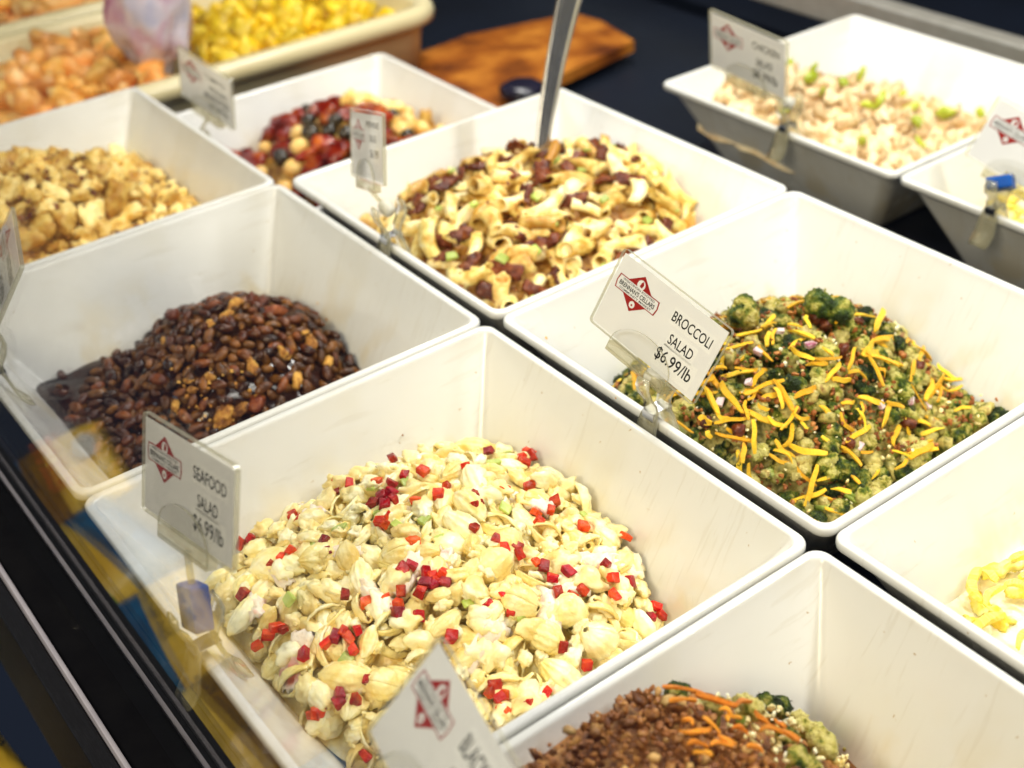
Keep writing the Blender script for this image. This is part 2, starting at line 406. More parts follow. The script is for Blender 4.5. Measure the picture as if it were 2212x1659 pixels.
def at(k, px, py):
    """where the sight line through a picture point meets the heap of bowl k (bowl coordinates)"""
    d, c = ray(px, py), Vector(CELL[k])
    t = (CPOS.z - CELL[k][2] - 0.03) / -d.z
    for _ in range(400):
        p = CPOS + d * t - c
        if p.z <= hz(k, p.x, p.y):
            break
        t += 0.0008
    return p
def normal(k, u, v, e=0.006):
    return Vector((hz(k, u - e, v) - hz(k, u + e, v), hz(k, u, v - e) - hz(k, u, v + e), 2 * e)).normalized()
def base_mesh(k, mat, drop=0.006, amp=0.003, n=90, freq=110):
    bm = bmesh.new()
    g = []
    for i in range(n + 1):
        row = []
        for j in range(n + 1):
            s, t = -1 + 2 * i / n, -1 + 2 * j / n
            z = -0.05
            for _ in range(4):
                h = half(z) + 0.001
                z = hz(k, s * h, t * h) - drop
            u, v = s * (h + .0017), t * (h + .0004)
            q = Vector((u, v, z)) * freq
            edge = min(1.0, (1 - max(abs(s), abs(t))) * 12)
            z += amp * edge * (fbm(q, 4) * 1.6)
            row.append(bm.verts.new((u, v, z)))
        g.append(row)
    for i in range(n):
        for j in range(n):
            bm.faces.new((g[i][j], g[i + 1][j], g[i + 1][j + 1], g[i][j + 1]))
    return mesh_of('dressing', bm, [mat])
def scatter(k, n, dmin, margin, r=rnd, region=None, tries=40):
    """n spots on the heap at least dmin apart, kept off the bowl wall by margin"""
    out = []
    for _ in range(n * tries):
        if len(out) >= n:
            break
        u, v = r.uniform(-HB, HB), r.uniform(-HB, HB)
        z = hz(k, u, v)
        h = half(z) - margin
        if abs(u) > h or abs(v) > h or (region and not region(u, v)):
            continue
        if all((u - a) ** 2 + (v - b) ** 2 > dmin * dmin for a, b, _ in out):
            out.append((u, v, z))
    return out
def lay(k, u, v, flat=1.0, r=rnd):
    """rotation that lays a piece on the slope of the heap; flat 0..1 says how closely"""
    q = Vector((0, 0, 1)).rotation_difference(normal(k, u, v)) @ Quaternion((0, 0, 1), r.uniform(0, 6.283))
    tilt = Quaternion(Vector((r.uniform(-1, 1), r.uniform(-1, 1), 0.01)).normalized(), (1 - flat) * r.uniform(-1.5, 1.5))
    return q @ tilt

# ------------------------------------------------------------------ food piece meshes
def lump(seed, sx, sy, sz, sub=2, amp=0.3, freq=1.6, mat=None, name='lump'):
    bm = bmesh.new()
    bmesh.ops.create_icosphere(bm, subdivisions=sub, radius=1)
    o = Vector((seed * 7.3, seed * 3.1, seed))
    for v in bm.verts:
        d = 1 + amp * fbm(v.co * freq + o, 3) * 1.8
        v.co = Vector((v.co.x * sx, v.co.y * sy, v.co.z * sz)) * d
    return mesh_of(name, bm, [mat])
def shell_mesh(seed):
    r = random.Random(seed)
    L, R, gap = 0.0235 * r.uniform(.82, 1.15), 0.0080 * r.uniform(.85, 1.12), (r.uniform(1.0, 1.4) if seed % 4 else 0.0)
    nu, nv, th = 16, 44, 0.0013
    bm = bmesh.new()
    def pt(i, j, inner):
        u = i / nu
        a = -math.pi + gap + (2 * math.pi - 2 * gap) * j / nv
        rad = R * (math.sin(math.pi * (0.04 + 0.92 * u)) ** 0.62)
        e = abs(j / nv - 0.5) * 2
        rad *= 1 - (0.34 if seed % 4 else 0.0) * max(0, e - 0.66) / 0.34          # lips curl in
        rad *= 1 + 0.036 * math.cos(a * 13)                           # ridges
        if inner:
            rad -= th
        x = (u - 0.5) * L * (1 - (0.12 * e if seed % 4 else 0))
        y, z = rad * math.sin(a), -rad * math.cos(a) * -1
        z -= 0.0017 * math.cos(math.pi * (u - 0.5))
        p = Vector((x, y, -z))
        p += Vector((0, 0, 1)) * 0.0
        d = fbm(p * 330 + Vector((seed, 0, 0)), 4)
        return p * (1 + 0.16 * d)
    o = [[bm.verts.new(pt(i, j, False)) for j in range(nv + 1)] for i in range(nu + 1)]
    n_ = [[bm.verts.new(pt(i, j, True)) for j in range(nv + 1)] for i in range(nu + 1)]
    for i in range(nu):
        for j in range(nv):
            bm.faces.new((o[i][j], o[i + 1][j], o[i + 1][j + 1], o[i][j + 1]))
            bm.faces.new((n_[i][j], n_[i][j + 1], n_[i + 1][j + 1], n_[i + 1][j]))
        bm.faces.new((o[i][0], n_[i][0], n_[i + 1][0], o[i + 1][0]))
        bm.faces.new((o[i][nv], o[i + 1][nv], n_[i + 1][nv], n_[i][nv]))
    for j in range(nv):
        bm.faces.new((o[0][j], o[0][j + 1], n_[0][j + 1], n_[0][j]))
        bm.faces.new((o[nu][j], n_[nu][j], n_[nu][j + 1], o[nu][j + 1]))
    bmesh.ops.recalc_face_normals(bm, faces=bm.faces[:])
    return mesh_of('pasta_shell', bm, [M['shell']])
def cube_mesh(seed, sx, sy, sz, mat, jit=0.16, name='cube', bev=0.06):
    r = random.Random(seed)
    bm = bmesh.new()
    bmesh.ops.create_cube(bm, size=1)
    for v in bm.verts:
        v.co = Vector((v.co.x * sx * (1 + r.uniform(-jit, jit)), v.co.y * sy * (1 + r.uniform(-jit, jit)), v.co.z * sz * (1 + r.uniform(-jit, jit))))
    bmesh.ops.bevel(bm, geom=bm.edges[:], offset=bev * min(sx, sy, sz), segments=1, affect='EDGES')
    return mesh_of(name, bm, [mat], False)
def flake_mesh(seed, L, W, T, mat, name='flake'):
    r = random.Random(seed)
    bm = bmesh.new()
    n, m = 12, 7
    top, bot = [], []
    for i in range(n + 1):
        a, b = [], []
        for j in range(m + 1):
            u, v = i / n - 0.5, j / m - 0.5
            wob = fbm(Vector((u * 4, v * 4, seed)), 3)
            x = u * L * (1 + 0.25 * noise.noise(Vector((0, v * 5, seed))))
            y = v * W * (1 + 0.35 * noise.noise(Vector((u * 5, 0, seed + 4.0))))
            z = T * wob * 1.3 - 0.6 * T * (v * 2) ** 2 + 0.35 * T * math.sin(v * 24 + seed) * 0.35
            e = (1 - (2 * u) ** 4) * (1 - (2 * v) ** 4)
            a.append(bm.verts.new((x, y, z + T * 0.4 * e)))
            b.append(bm.verts.new((x, y, z - T * 0.45 * e - 0.0002)))
        top.append(a); bot.append(b)
    for i in range(n):
        for j in range(m):
            bm.faces.new((top[i][j], top[i + 1][j], top[i + 1][j + 1], top[i][j + 1]))
            bm.faces.new((bot[i][j], bot[i][j + 1], bot[i + 1][j + 1], bot[i + 1][j]))
    bmesh.ops.remove_doubles(bm, verts=bm.verts[:], dist=0.00025)
    return mesh_of(name, bm, [mat])
def bean_mesh(seed, mat):
    r = random.Random(seed)
    bm = bmesh.new()
    bmesh.ops.create_uvsphere(bm, u_segments=12, v_segments=9, radius=1)
    L, W = 0.0056 * r.uniform(.9, 1.15), 0.0031 * r.uniform(.9, 1.08)
    for v in bm.verts:
        x, y, z = v.co.z, v.co.x, v.co.y
        d = 1 + 0.08 * noise.noise(Vector((x, y, z)) * 1.7 + Vector((seed, 0, 0)))
        bend = 0.0011 * (x * x - 0.4)
        v.co = Vector((x * L * d, y * W * d + bend, z * W * 0.88 * d))
    return mesh_of('bean', bm, [mat])
def shred_mesh(seed, mat, tx=0.0014, ty=0.0010):
    """a shred of unit length along x, bent; scale x to its length"""
    r = random.Random(seed)
    bm = bmesh.new()
    n = 8
    b1, b2, tw = r.uniform(-0.0024, 0.0024), r.uniform(0.0, 0.0016), r.uniform(-1.8, 1.8)
    rings = []
    for i in range(n + 1):
        u = i / n
        k = 1 - 0.35 * abs(2 * u - 1) ** 4
        c = Vector((u - 0.5, b1 * (1 - (2 * u - 1) ** 2) + 0.0003 * math.sin(u * 9 + seed), b2 * (1 - (2 * u - 1) ** 2)))
        a = tw * (u - 0.5)
        ring = []
        for sx, sy in ((1, 1), (-1, 1), (-1, -1), (1, -1)):
            y, z = sx * tx * k, sy * ty * k
            ring.append(bm.verts.new(c + Vector((0, y * math.cos(a) - z * math.sin(a), y * math.sin(a) + z * math.cos(a)))))
        rings.append(ring)
    for p, q in zip(rings, rings[1:]):
        for i in range(4):
            j = (i + 1) % 4
            bm.faces.new((p[i], q[i], q[j], p[j]))
    bm.faces.new(rings[0]); bm.faces.new(list(reversed(rings[-1])))
    bmesh.ops.recalc_face_normals(bm, faces=bm.faces[:])
    return mesh_of('cheese_shred', bm, [mat], False)
def floret_mesh(seed, size=0.0106):
    r = random.Random(seed)
    bm = bmesh.new()
    def bead(c, rad, mi):
        s = bmesh.ops.create_icosphere(bm, subdivisions=1, radius=rad)
        for v in s['verts']:
            v.co = v.co * (1 + 0.25 * noise.noise(v.co * 900 + c * 700)) + c
            for f in v.link_faces:
                f.material_index = mi
    heads = [Vector((r.uniform(-.5, .5), r.uniform(-.5, .5), r.uniform(.05, .5))) * size for _ in range(5)]
    for n_h, hcen in enumerate(heads):
        hr = size * r.uniform(.36, .56)
        sp = bmesh.ops.create_icosphere(bm, subdivisions=4, radius=hr)
        for v in sp['verts']:
            q = v.co * (1 / hr)
            d = 1 + .30 * fbm(q * 1.7 + Vector((seed, n_h, 0)), 2) + .22 * abs(noise.noise(q * 5.5 + Vector((n_h, seed, 0)))) + .10 * noise.noise(q * 12)
            v.co = v.co * d + hcen
        for _ in range(16):
            d = Vector((r.gauss(0, 1), r.gauss(0, 1), abs(r.gauss(0, 1)) - 0.1)).normalized()
            bead(hcen + d * hr * r.uniform(1.0, 1.2), size * r.uniform(.035, .07), 0)
    # branching stalk
    for hcen in heads + [Vector((0, 0, 0))]:
        p0, p1 = Vector((0, 0, -size * 0.95)), hcen * 0.9
        ax = (p1 - p0).normalized()
        e1 = ax.orthogonal().normalized(); e2 = ax.cross(e1)
        rings = []
        for t, rad in ((0, .26), (0.5, .2), (1, .3)):
            c = p0.lerp(p1, t)
            rings.append([bm.verts.new(c + (e1 * math.cos(a) + e2 * math.sin(a)) * size * rad) for a in [i * math.pi / 4 for i in range(8)]])
        for p, q in zip(rings, rings[1:]):
            for i in range(8):
                f = bm.faces.new((p[i], p[(i + 1) % 8], q[(i + 1) % 8], q[i])); f.material_index = 1
        f = bm.faces.new(list(reversed(rings[0]))); f.material_index = 1
    return mesh_of('broccoli_floret', bm, [M['floret'], M['stalk']])
def penne_mesh(seed):
    r = random.Random(seed)
    L, R, th = 0.031 * r.uniform(.7, 1.15), 0.0050 * r.uniform(.85, 1.15), 0.0012
    n, m = 8, 16
    bend, r0 = r.uniform(-.007, .007), r.uniform(.2, 1)
    bm = bmesh.new()
    def ring(i, rad):
        out = []
        for j in range(m):
            a = 2 * math.pi * j / m
            y, z = rad * (1 + .04 * math.cos(a * 8)) * math.cos(a), rad * math.sin(a)
            x = (i / n - 0.5) * L + z * 0.55
            sq = 1 - .35 * r0 * math.sin(3 * i / n + seed)
            q_ = Vector((x, y * (2 - sq) + bend * (1 - (2 * i / n - 1) ** 2), z * .88 * sq))
            out.append(bm.verts.new(q_ * (1 + .14 * fbm(q_ * 190 + Vector((seed, 0, 0)), 2))))
        return out
    o = [ring(i, R) for i in range(n + 1)]
    q = [ring(i, R - th) for i in range(n + 1)]
    for i in range(n):
        for j in range(m):
            k = (j + 1) % m
            bm.faces.new((o[i][j], o[i + 1][j], o[i + 1][k], o[i][k]))
            bm.faces.new((q[i][j], q[i][k], q[i + 1][k], q[i + 1][j]))
    for j in range(m):
        k = (j + 1) % m
        bm.faces.new((o[0][j], o[0][k], q[0][k], q[0][j]))
        bm.faces.new((o[n][j], q[n][j], q[n][k], o[n][k]))
    bmesh.ops.recalc_face_normals(bm, faces=bm.faces[:])
    return mesh_of('penne', bm, [M['penne']])
def crumb_mass(name, spots, smin, smax, mat, parent, seed=1, flat=0.6):
    """very many crumbs as one part"""
    r = random.Random(seed)
    base = bmesh.new()
    bmesh.ops.create_icosphere(base, subdivisions=1, radius=1)
    bv = [v.co.copy() for v in base.verts]
    bf = [[v.index for v in f.verts] for f in base.faces]
    base.free()
    V, F = [], []
    for (x, y, z) in spots:
        s = r.uniform(smin, smax)
        q = rquat(r)
        sc = Vector((r.uniform(.7, 1.5), r.uniform(.6, 1.1), r.uniform(.45, .9)))
        o = Vector((r.uniform(0, 99), r.uniform(0, 99), r.uniform(0, 99)))
        k0 = len(V)
        for c in bv:
            d = 1 + 0.55 * noise.noise(c * 1.1 + o)
            V.append(tuple(q @ Vector((c.x * sc.x * d, c.y * sc.y * d, c.z * sc.z * d)) * s + Vector((x, y, z))))
        F += [[k0 + i for i in f] for f in bf]
    me = bpy.data.meshes.new(name)
    me.from_pydata(V, [], F)
    me.materials.append(mat)
    ob = put(name, me, parent)
    ob['kind'] = 'stuff'
    return ob
def salad(k, name, label, base_mat, **kw):
    t = thing(name, label, 'salad', CELL[k], 'salads in the white bowls')
    d = put('dressing', base_mesh(k, base_mat, **kw), t)
    d['kind'] = 'stuff'
    return t
def scat_many(k, n, margin=0.002, lift=(0, 0.003), r=rnd, region=None):
    out = []
    while len(out) < n:
        u, v = r.uniform(-HB, HB), r.uniform(-HB, HB)
        z = hz(k, u, v)
        h = half(z) - margin
        if abs(u) < h and abs(v) < h and (not region or region(u, v)):
            out.append((u, v, z + r.uniform(*lift)))
    return out

# ---- A: seafood pasta salad
sa = salad('A', 'seafood_salad', 'creamy pasta shell and crab salad dotted with red pepper cubes', M['dressing'], drop=0.0095, amp=0.0045, n=120, freq=110)
SH = [shell_mesh(i + 1) for i in range(11)]
for lay_i, (n, dm, off, fl) in enumerate(((165, 0.0112, -0.0048, 0.25), (112, 0.0140, 0.0010, 0.5))):
    for u, v, z in scatter('A', n, dm, 0.010):
        put('pasta_shell', rnd.choice(SH), sa, (u, v, z + off), lay('A', u, v, fl) @ Quaternion((1, 0, 0), rnd.choice((0, 0, 0.6, -0.6, 2.6, 3.1, 2.2, -2.4))), rnd.uniform(.72, 1.12))
LM = [lump(i, .0068, .0050, .0036, 3, .55, 1.5, M['dressing'], 'dressing_lump') for i in range(5)]
for u, v, z in scatter('A', 260, 0.0075, 0.005):
    put('dressing_lump', rnd.choice(LM), sa, (u, v, z + rnd.uniform(-.003, .0045)), lay('A', u, v, .4), rnd.uniform(.5, 1.35))
CF = [flake_mesh(i + 1, 0.030, 0.014, 0.006, M['crab'], 'crab_flake') for i in range(4)]
Z8 = lambda x, y: (493.7 + .4464 * x, 932.6 + .4464 * y)
for x, y in ((130, 850), (250, 700), (650, 190), (1450, 345), (1900, 670), (700, 800), (1650, 770), (400, 400), (1290, 820), (560, 600), (1050, 640), (1780, 640), (320, 1130), (1230, 1060), (860, 700), (1560, 900)):
    p = at('A', *Z8(x, y))
    if abs(p.x) < half(p.z) - .006 and abs(p.y) < half(p.z) - .006:
        put('crab_flake', rnd.choice(CF), sa, p + Vector((0, 0, .003)), lay('A', p.x, p.y, .75), rnd.uniform(.65, 1.0))
CE = [cube_mesh(i, .006, .0045, .0025, M['celery'], .25, 'celery_piece', .2) for i in range(3)]
for x, y in ((540, 500), (730, 410), (950, 455), (700, 300), (1290, 180), (1490, 360), (1340, 400), (1160, 855), (1420, 915), (570, 1140), (400, 590), (300, 840), (1350, 130), (860, 275), (1480, 990), (820, 480), (380, 620), (1020, 560), (1720, 430)):
    p = at('A', *Z8(x, y))
    put('celery_piece', rnd.choice(CE), sa, p + Vector((0, 0, .004)), lay('A', p.x, p.y, .6), rnd.uniform(.8, 1.3))
crumb_mass('dressing_curds', scat_many('A', 420, .004, (-.003, .0045)), .0006, .0020, M['dressing'], sa, 8)
PEP = [cube_mesh(i + 10, .0060, .0050, .0042, M['pepper'], .34, 'pepper_cube', .10) for i in range(9)]
PEPXY = [(800,155),(520,270),(588,282),(518,322),(722,265),(798,275),(855,242),(940,215),(1150,188),(1230,232),(1260,118),(1420,150),(1470,140),(1440,175),(1480,125),(1455,293),(1340,308),(1165,345),(1198,338),(1210,380),(1055,295),(1022,335),(918,365),(745,345),(790,320),(760,385),(800,355),(705,372),(735,465),(760,475),(770,440),(320,432),(350,460),(115,540),(60,565),(310,600),(215,660),(265,640),(480,612),(470,550),(895,560),(1300,548),(1125,462),(1195,490),(1490,420),(1505,463),(1560,410),(1580,365),(1715,482),(1925,535),(1400,590),(1410,620),(1380,560),(1490,660),(1530,680),(1570,735),(1645,705),(1340,600),(850,695),(890,680),(960,715),(955,760),(1040,720),(1055,765),(995,770),(1000,735),(840,800),(825,860),(765,845),(935,808),(680,862),(570,820),(80,815),(925,925),(830,900),(1265,872),(1330,815),(1375,890),(1400,870),(1595,800),(1660,820),(1710,795),(1860,735),(1945,755),(1870,820),(1830,670),(2100,870),(2120,900),(2045,925),(240,975),(270,990),(200,1012),(150,1065),(560,1000),(590,1030),(610,1085),(530,1020),(370,1105),(480,1050),(630,990),(1620,1070),(1820,1105),(1740,1160),(1080,1020),(690,1225),(545,1300),(545,1340),(620,1330),(395,1440),(360,1490),(1290,1255),(1310,1315),(1340,1300),(1270,1290),(1450,1330),(1540,1290),(670,1600),(1330,1370)]
for x, y in PEPXY:
    p = at('A', *Z8(x, y + 14))
    h = half(p.z) - .003
    p.x, p.y = max(-h, min(h, p.x)), max(-h, min(h, p.y))
    put('pepper_cube', rnd.choice(PEP), sa, (p.x, p.y, hz('A', p.x, p.y) + .0058), lay('A', p.x, p.y, .45), (rnd.uniform(.7, 1.15), rnd.uniform(.7, 1.15), rnd.uniform(.7, 1.1)))

# ---- B: baked beans
sb = salad('B', 'baked_beans', 'heap of dark brown baked beans lying in thin sauce', M['sauce'], drop=0.0045, amp=0.0012)
BE = [bean_mesh(i + 1, M['bean']) for i in range(5)]
deep = scatter('B', 420, 0.0058, 0.006, region=lambda u, v: u + v > -0.125 or rnd.random() < .04)
r2 = random.Random(5)
top = sorted(scatter('B', 290, 0.0074, 0.006, region=lambda u, v: u + v > -0.118 or rnd.random() < .03), key=lambda q: q[0])
for u, v, z in top:
    put('bean', rnd.choice(BE), sb, (u, v, z + .0008), lay('B', u, v, .6), rnd.uniform(.85, 1.15))
bmj = bmesh.new()
for u, v, z in deep:
    me = rnd.choice(BE)
    n0 = len(bmj.verts)
    bmj.from_mesh(me)
    bmj.verts.ensure_lookup_table()
    mt = Matrix.Translation((u, v, z - .0036)) @ rquat().to_matrix().to_4x4()
    bmesh.ops.transform(bmj, matrix=mt, verts=bmj.verts[n0:])
o = put('lower_beans', mesh_of('lower_beans', bmj, [M['bean']]), sb)
o['kind'] = 'stuff'
Z6 = lambda x, y: (274.3 + .2356 * x, 603.5 + .2356 * y)
BR = [lump(i + 20, .011, .006, .004, 3, .5, 1.3, M['bread'], 'bread_chunk') for i in range(4)]
for x, y, s in ((1000, 215, 1.1), (920, 320, .8), (1700, 570, 1.0), (1450, 670, .8), (1160, 790, .9), (1570, 920, .9), (1850, 760, .8), (900, 1250, 1.3), (1040, 1190, .9), (840, 1340, .8), (450, 1150, .6), (610, 1010, .6), (770, 890, .55), (570, 920, .55), (770, 400, .7), (340, 560, .5), (1640, 480, .6), (520, 1230, .45), (1060, 420, .5)):
    p = at('B', *Z6(x, y + 40))
    h = half(p.z) - .004
    put('bread_chunk', rnd.choice(BR), sb, (max(-h, min(h, p.x)), max(-h, min(h, p.y)), p.z + .003), lay('B', p.x, p.y, .6), s * .60)
PK = [lump(i + 40, .007, .0055, .004, 2, .5, 1.3, M['bacon_dark'], 'pork_piece') for i in range(2)]
for x, y in ((430, 330), (1350, 310), (1250, 210), (1740, 320), (1200, 1150), (1150, 190)):
    p = at('B', *Z6(x, y + 30))
    put('pork_piece', rnd.choice(PK), sb, p + Vector((0, 0, .003)), rquat(), rnd.uniform(.7, 1.1))
crumb_mass('crumbs', [tuple(at('B', *Z6(rnd.gauss(750, 200), rnd.gauss(1050, 180))) + Vector((0, 0, .003))) for _ in range(45)], .0006, .0015, M['bread'], sb, 3)

# ---- D: broccoli salad
sd = salad('D', 'broccoli_salad', 'broccoli florets with yellow cheddar shreds and bacon crumbs', M['green_dressing'], drop=0.009, amp=0.005)
FL = [floret_mesh(i + 1) for i in range(6)]
for n, dm, off in ((220, 0.0094, -.003),):
    for u, v, z in scatter('D', n, dm, 0.009):
        put('broccoli_floret', rnd.choice(FL), sd, (u, v, z + off + rnd.uniform(-.002, .003)), lay('D', u, v, rnd.choice((.8, .5, .2, -.3))), rnd.uniform(.55, .98))
for x, y, s in ((1020, 150, 1.25), (400, 190, 1.15)):
    p = at('D', 1481.2 + .29767 * x, 630.9 + .29767 * (y + 90))
    put('broccoli_floret', FL[0], sd, p + Vector((0, 0, .010)), lay('D', p.x, p.y, .7), s)
DL = [lump(i + 60, .006, .005, .0035, 2, .5, 1.5, M['green_dressing'], 'dressing_lump') for i in range(4)]
for u, v, z in scatter('D', 110, 0.009, 0.005):
    put('dressing_lump', rnd.choice(DL), sd, (u, v, z + rnd.uniform(-.002, .003)), rquat(), rnd.uniform(.6, 1.3))
crumb_mass('bacon_crumbs', scat_many('D', 1700, .011, (-.002, .0075), region=lambda u, v: noise.noise(Vector((u * 60, v * 60, 3))) > -.05), .0007, .0021, M['bacon'], sd, 11)
crumb_mass('dressing_crumbs', scat_many('D', 420, .010, (-.002, .008)), .0006, .0016, M['dressing'], sd, 12)
crumb_mass('green_crumbs', scat_many('D', 300, .010, (-.002, .008)), .0005, .0014, M['floret'], sd, 13)
ON = [cube_mesh(i + 30, .0048, .004, .0024, M['onion'], .25, 'onion_piece', .1) for i in range(3)]
Z7 = lambda x, y: (1481.2 + .29767 * x, 630.9 + .29767 * y)
for x, y in ((245, 865), (680, 345), (520, 500), (1410, 880), (1620, 850), (900, 450), (1740, 880), (1250, 1180), (450, 720)):
    p = at('D', *Z7(x, y + 20))
    put('onion_piece', rnd.choice(ON), sd, p + Vector((0, 0, .008)), lay('D', p.x, p.y, .5), rnd.uniform(.8, 1.2))
for x, y in ((1660, 600), (375, 1050), (1600, 1000), (1130, 480), (950, 240), (1010, 300), (1240, 260), (430, 250), (1180, 1150), (150, 1000)):
    p = at('D', *Z7(x, y + 20))
    put('bacon_piece', rnd.choice(PK), sd, p + Vector((0, 0, .007)), rquat(), rnd.uniform(.5, .85))
SHR = [shred_mesh(i + 1, M['cheddar'], rnd.uniform(.0009, .0017), rnd.uniform(.0004, .0007)) for i in range(12)]
SHXY = [(255,705,400,940),(130,740,220,930),(220,930,310,970),(640,710,760,920),(690,1050,800,890),(210,1010,430,970),(215,1100,460,1130),(480,990,495,1220),(430,840,450,980),(395,1280,430,1150),(640,1130,780,1250),(760,1170,1000,1210),(600,1235,780,1310),(780,1310,930,1440),(880,1580,920,1320),(1120,1150,1240,1310),(1160,1130,1320,1030),(1110,930,1210,1050),(1230,900,1280,1050),(760,460,920,540),(920,540,1100,530),(980,450,1060,510),(1010,710,1110,580),(1170,650,1300,670),(1060,680,1180,690),(1210,460,1180,600),(1280,500,1340,410),(1340,410,1500,370),(1300,510,1520,590),(1290,490,1420,460),(1350,370,1430,220),(1640,450,1843,500),(1680,560,1780,490),(1720,840,1780,690),(1800,840,1840,700),(1740,850,1830,650),(1610,700,1730,900),(780,810,930,740),(420,790,510,750),(500,750,700,690),(450,830,500,770),(520,860,600,900),(640,760,690,900),(770,940,890,960),(830,970,880,1040),(370,360,540,320),(550,310,640,260),(600,350,580,440),(180,630,290,610),(100,740,200,660),(640,1200,760,1290),(150,1060,170,1120),(1500,1190,1620,1250),(1620,1250,1800,1160),(1460,850,1560,880),(1370,610,1430,660),(100,950,180,1000),(870,220,900,300),(1080,290,1200,200),(1850,560,1980,640),(1900,760,1990,720),(1940,900,2050,880),(560,300,640,230),(960,880,1040,930)]
def lay_shred(k, meshes, parent, a, b, lift=.0085):
    p, q = at(k, *a), at(k, *b)
    for e in (p, q):
        for _ in range(4):
            h = half(hz(k, e.x, e.y)) - .010
            e.x, e.y = max(-h, min(h, e.x)), max(-h, min(h, e.y))
        e.z = hz(k, e.x, e.y)
    d = q - p
    if d.length < .004:
        return
    m = (p + q) / 2
    z = max(hz(k, m.x, m.y), (p.z + q.z) / 2)
    n = normal(k, m.x, m.y)
    x = d.normalized(); y = n.cross(x).normalized(); zz = x.cross(y)
    rot = Matrix((x, y, zz)).transposed().to_quaternion() @ Quaternion((1, 0, 0), rnd.uniform(-.7, .7)) @ Quaternion((0, 1, 0), rnd.uniform(-.22, .22))
    put('cheese_shred', rnd.choice(meshes), parent, (m.x, m.y, z + lift), rot, (min(d.length * 1.1, .036), rnd.uniform(.8, 1.3), rnd.uniform(.8, 1.2)))
for x0, y0, x1, y1 in SHXY:
    lay_shred('D', SHR, sd, Z7(x0, y0 + 45), Z7(x1, y1 + 45))

for u, v, z in scatter('D', 110, .007, .006, region=lambda u, v: noise.noise(Vector((u * 45, v * 45, 8))) > -.1):
    put('cheese_shred', rnd.choice(SHR), sd, (u, v, z + rnd.uniform(.003, .008)), lay('D', u, v, .75), (rnd.uniform(.008, .022), rnd.uniform(.7, 1.2), rnd.uniform(.8, 1.1)))

# ---- C: bacon pasta
sc_ = salad('C', 'bacon_pasta_salad', 'pale penne salad with dark bacon pieces around the steel spoon', M['ranch'], drop=0.012, amp=0.005)
PN = [penne_mesh(i + 1) for i in range(5)]
for n, dm, off, fl in ((105, 0.0140, -.004, .3), (55, 0.019, .003, .5)):
    for u, v, z in scatter('C', n, dm, 0.011):
        put('penne', rnd.choice(PN), sc_, (u, v, z + off), lay('C', u, v, fl), rnd.uniform(.8, 1.1))
BP = [flake_mesh(i + 30, .021, .012, .004, M['bacon_dark'], 'bacon_piece') for i in range(3)]
for u, v, z in scatter('C', 48, 0.016, 0.010):
    put('bacon_piece', rnd.choice(BP), sc_, (u, v, z + rnd.uniform(.001, .007)), lay('C', u, v, .5), rnd.uniform(.7, 1.2))
for u, v, z in scatter('C', 22, 0.02, 0.012):
    put('celery_piece', rnd.choice(CE), sc_, (u, v, z + .006), lay('C', u, v, .5), rnd.uniform(.8, 1.3))

# ---- G: potato salad
sg = salad('G', 'potato_salad', 'golden potato salad with brown bacon flecks at the left edge', M['potato_base'], drop=0.010, amp=0.005)
PT = [lump(i + 80, .0115, .0085, .0062, 3, .6, 1.3, M['potato'], 'potato_chunk') for i in range(5)]
for u, v, z in scatter('G', 230, 0.0105, 0.008):
    put('potato_chunk', rnd.choice(PT), sg, (u, v, z + rnd.uniform(-.002, .003)), rquat(), rnd.uniform(.65, 1.2))
for u, v, z in scatter('G', 120, 0.011, 0.008):
    put('bacon_piece', rnd.choice(BP), sg, (u, v, z + rnd.uniform(.003, .007)), lay('G', u, v, .5), rnd.uniform(.25, .50))
crumb_mass('bacon_crumbs', scat_many('C', 260, .006, (-.002, .006)), .0008, .0022, M['bacon'], sc_, 19)
crumb_mass('bacon_crumbs', scat_many('G', 480, .008, (.001, .008)), .0008, .0026, M['bacon'], sg, 21)

# ---- H: tomato salad
sh = salad('H', 'tomato_salad', 'red tomato pieces with small cheese balls and olives', M['potato_base'], drop=0.007, amp=0.004)
TM = [lump(i + 100, .0125, .0088, .0060, 3, .6, 1.1, M['tomato'], 'tomato_piece') for i in range(4)]
CB = lump(120, .0075, .0070, .0068, 2, .1, 1, M['cheese_ball'], 'cheese_ball')
OL = lump(121, .0085, .0075, .007, 2, .12, 1, M['olive'], 'olive')
for u, v, z in scatter('H', 95, 0.0142, 0.012):
    q = rnd.random()
    if v < .055:
        nm, me = ('tomato_piece', rnd.choice(TM)) if q < .62 else (('cheese_ball', CB) if q < .85 else ('olive', OL))
    else:
        nm, me = ('potato_chunk', rnd.choice(PT)) if q < .6 else (('cheese_ball', CB) if q < .8 else ('olive', OL))
    put(nm, me, sh, (u, v, z + rnd.uniform(.001, .007)), lay('H', u, v, .5), rnd.uniform(.85, 1.2))

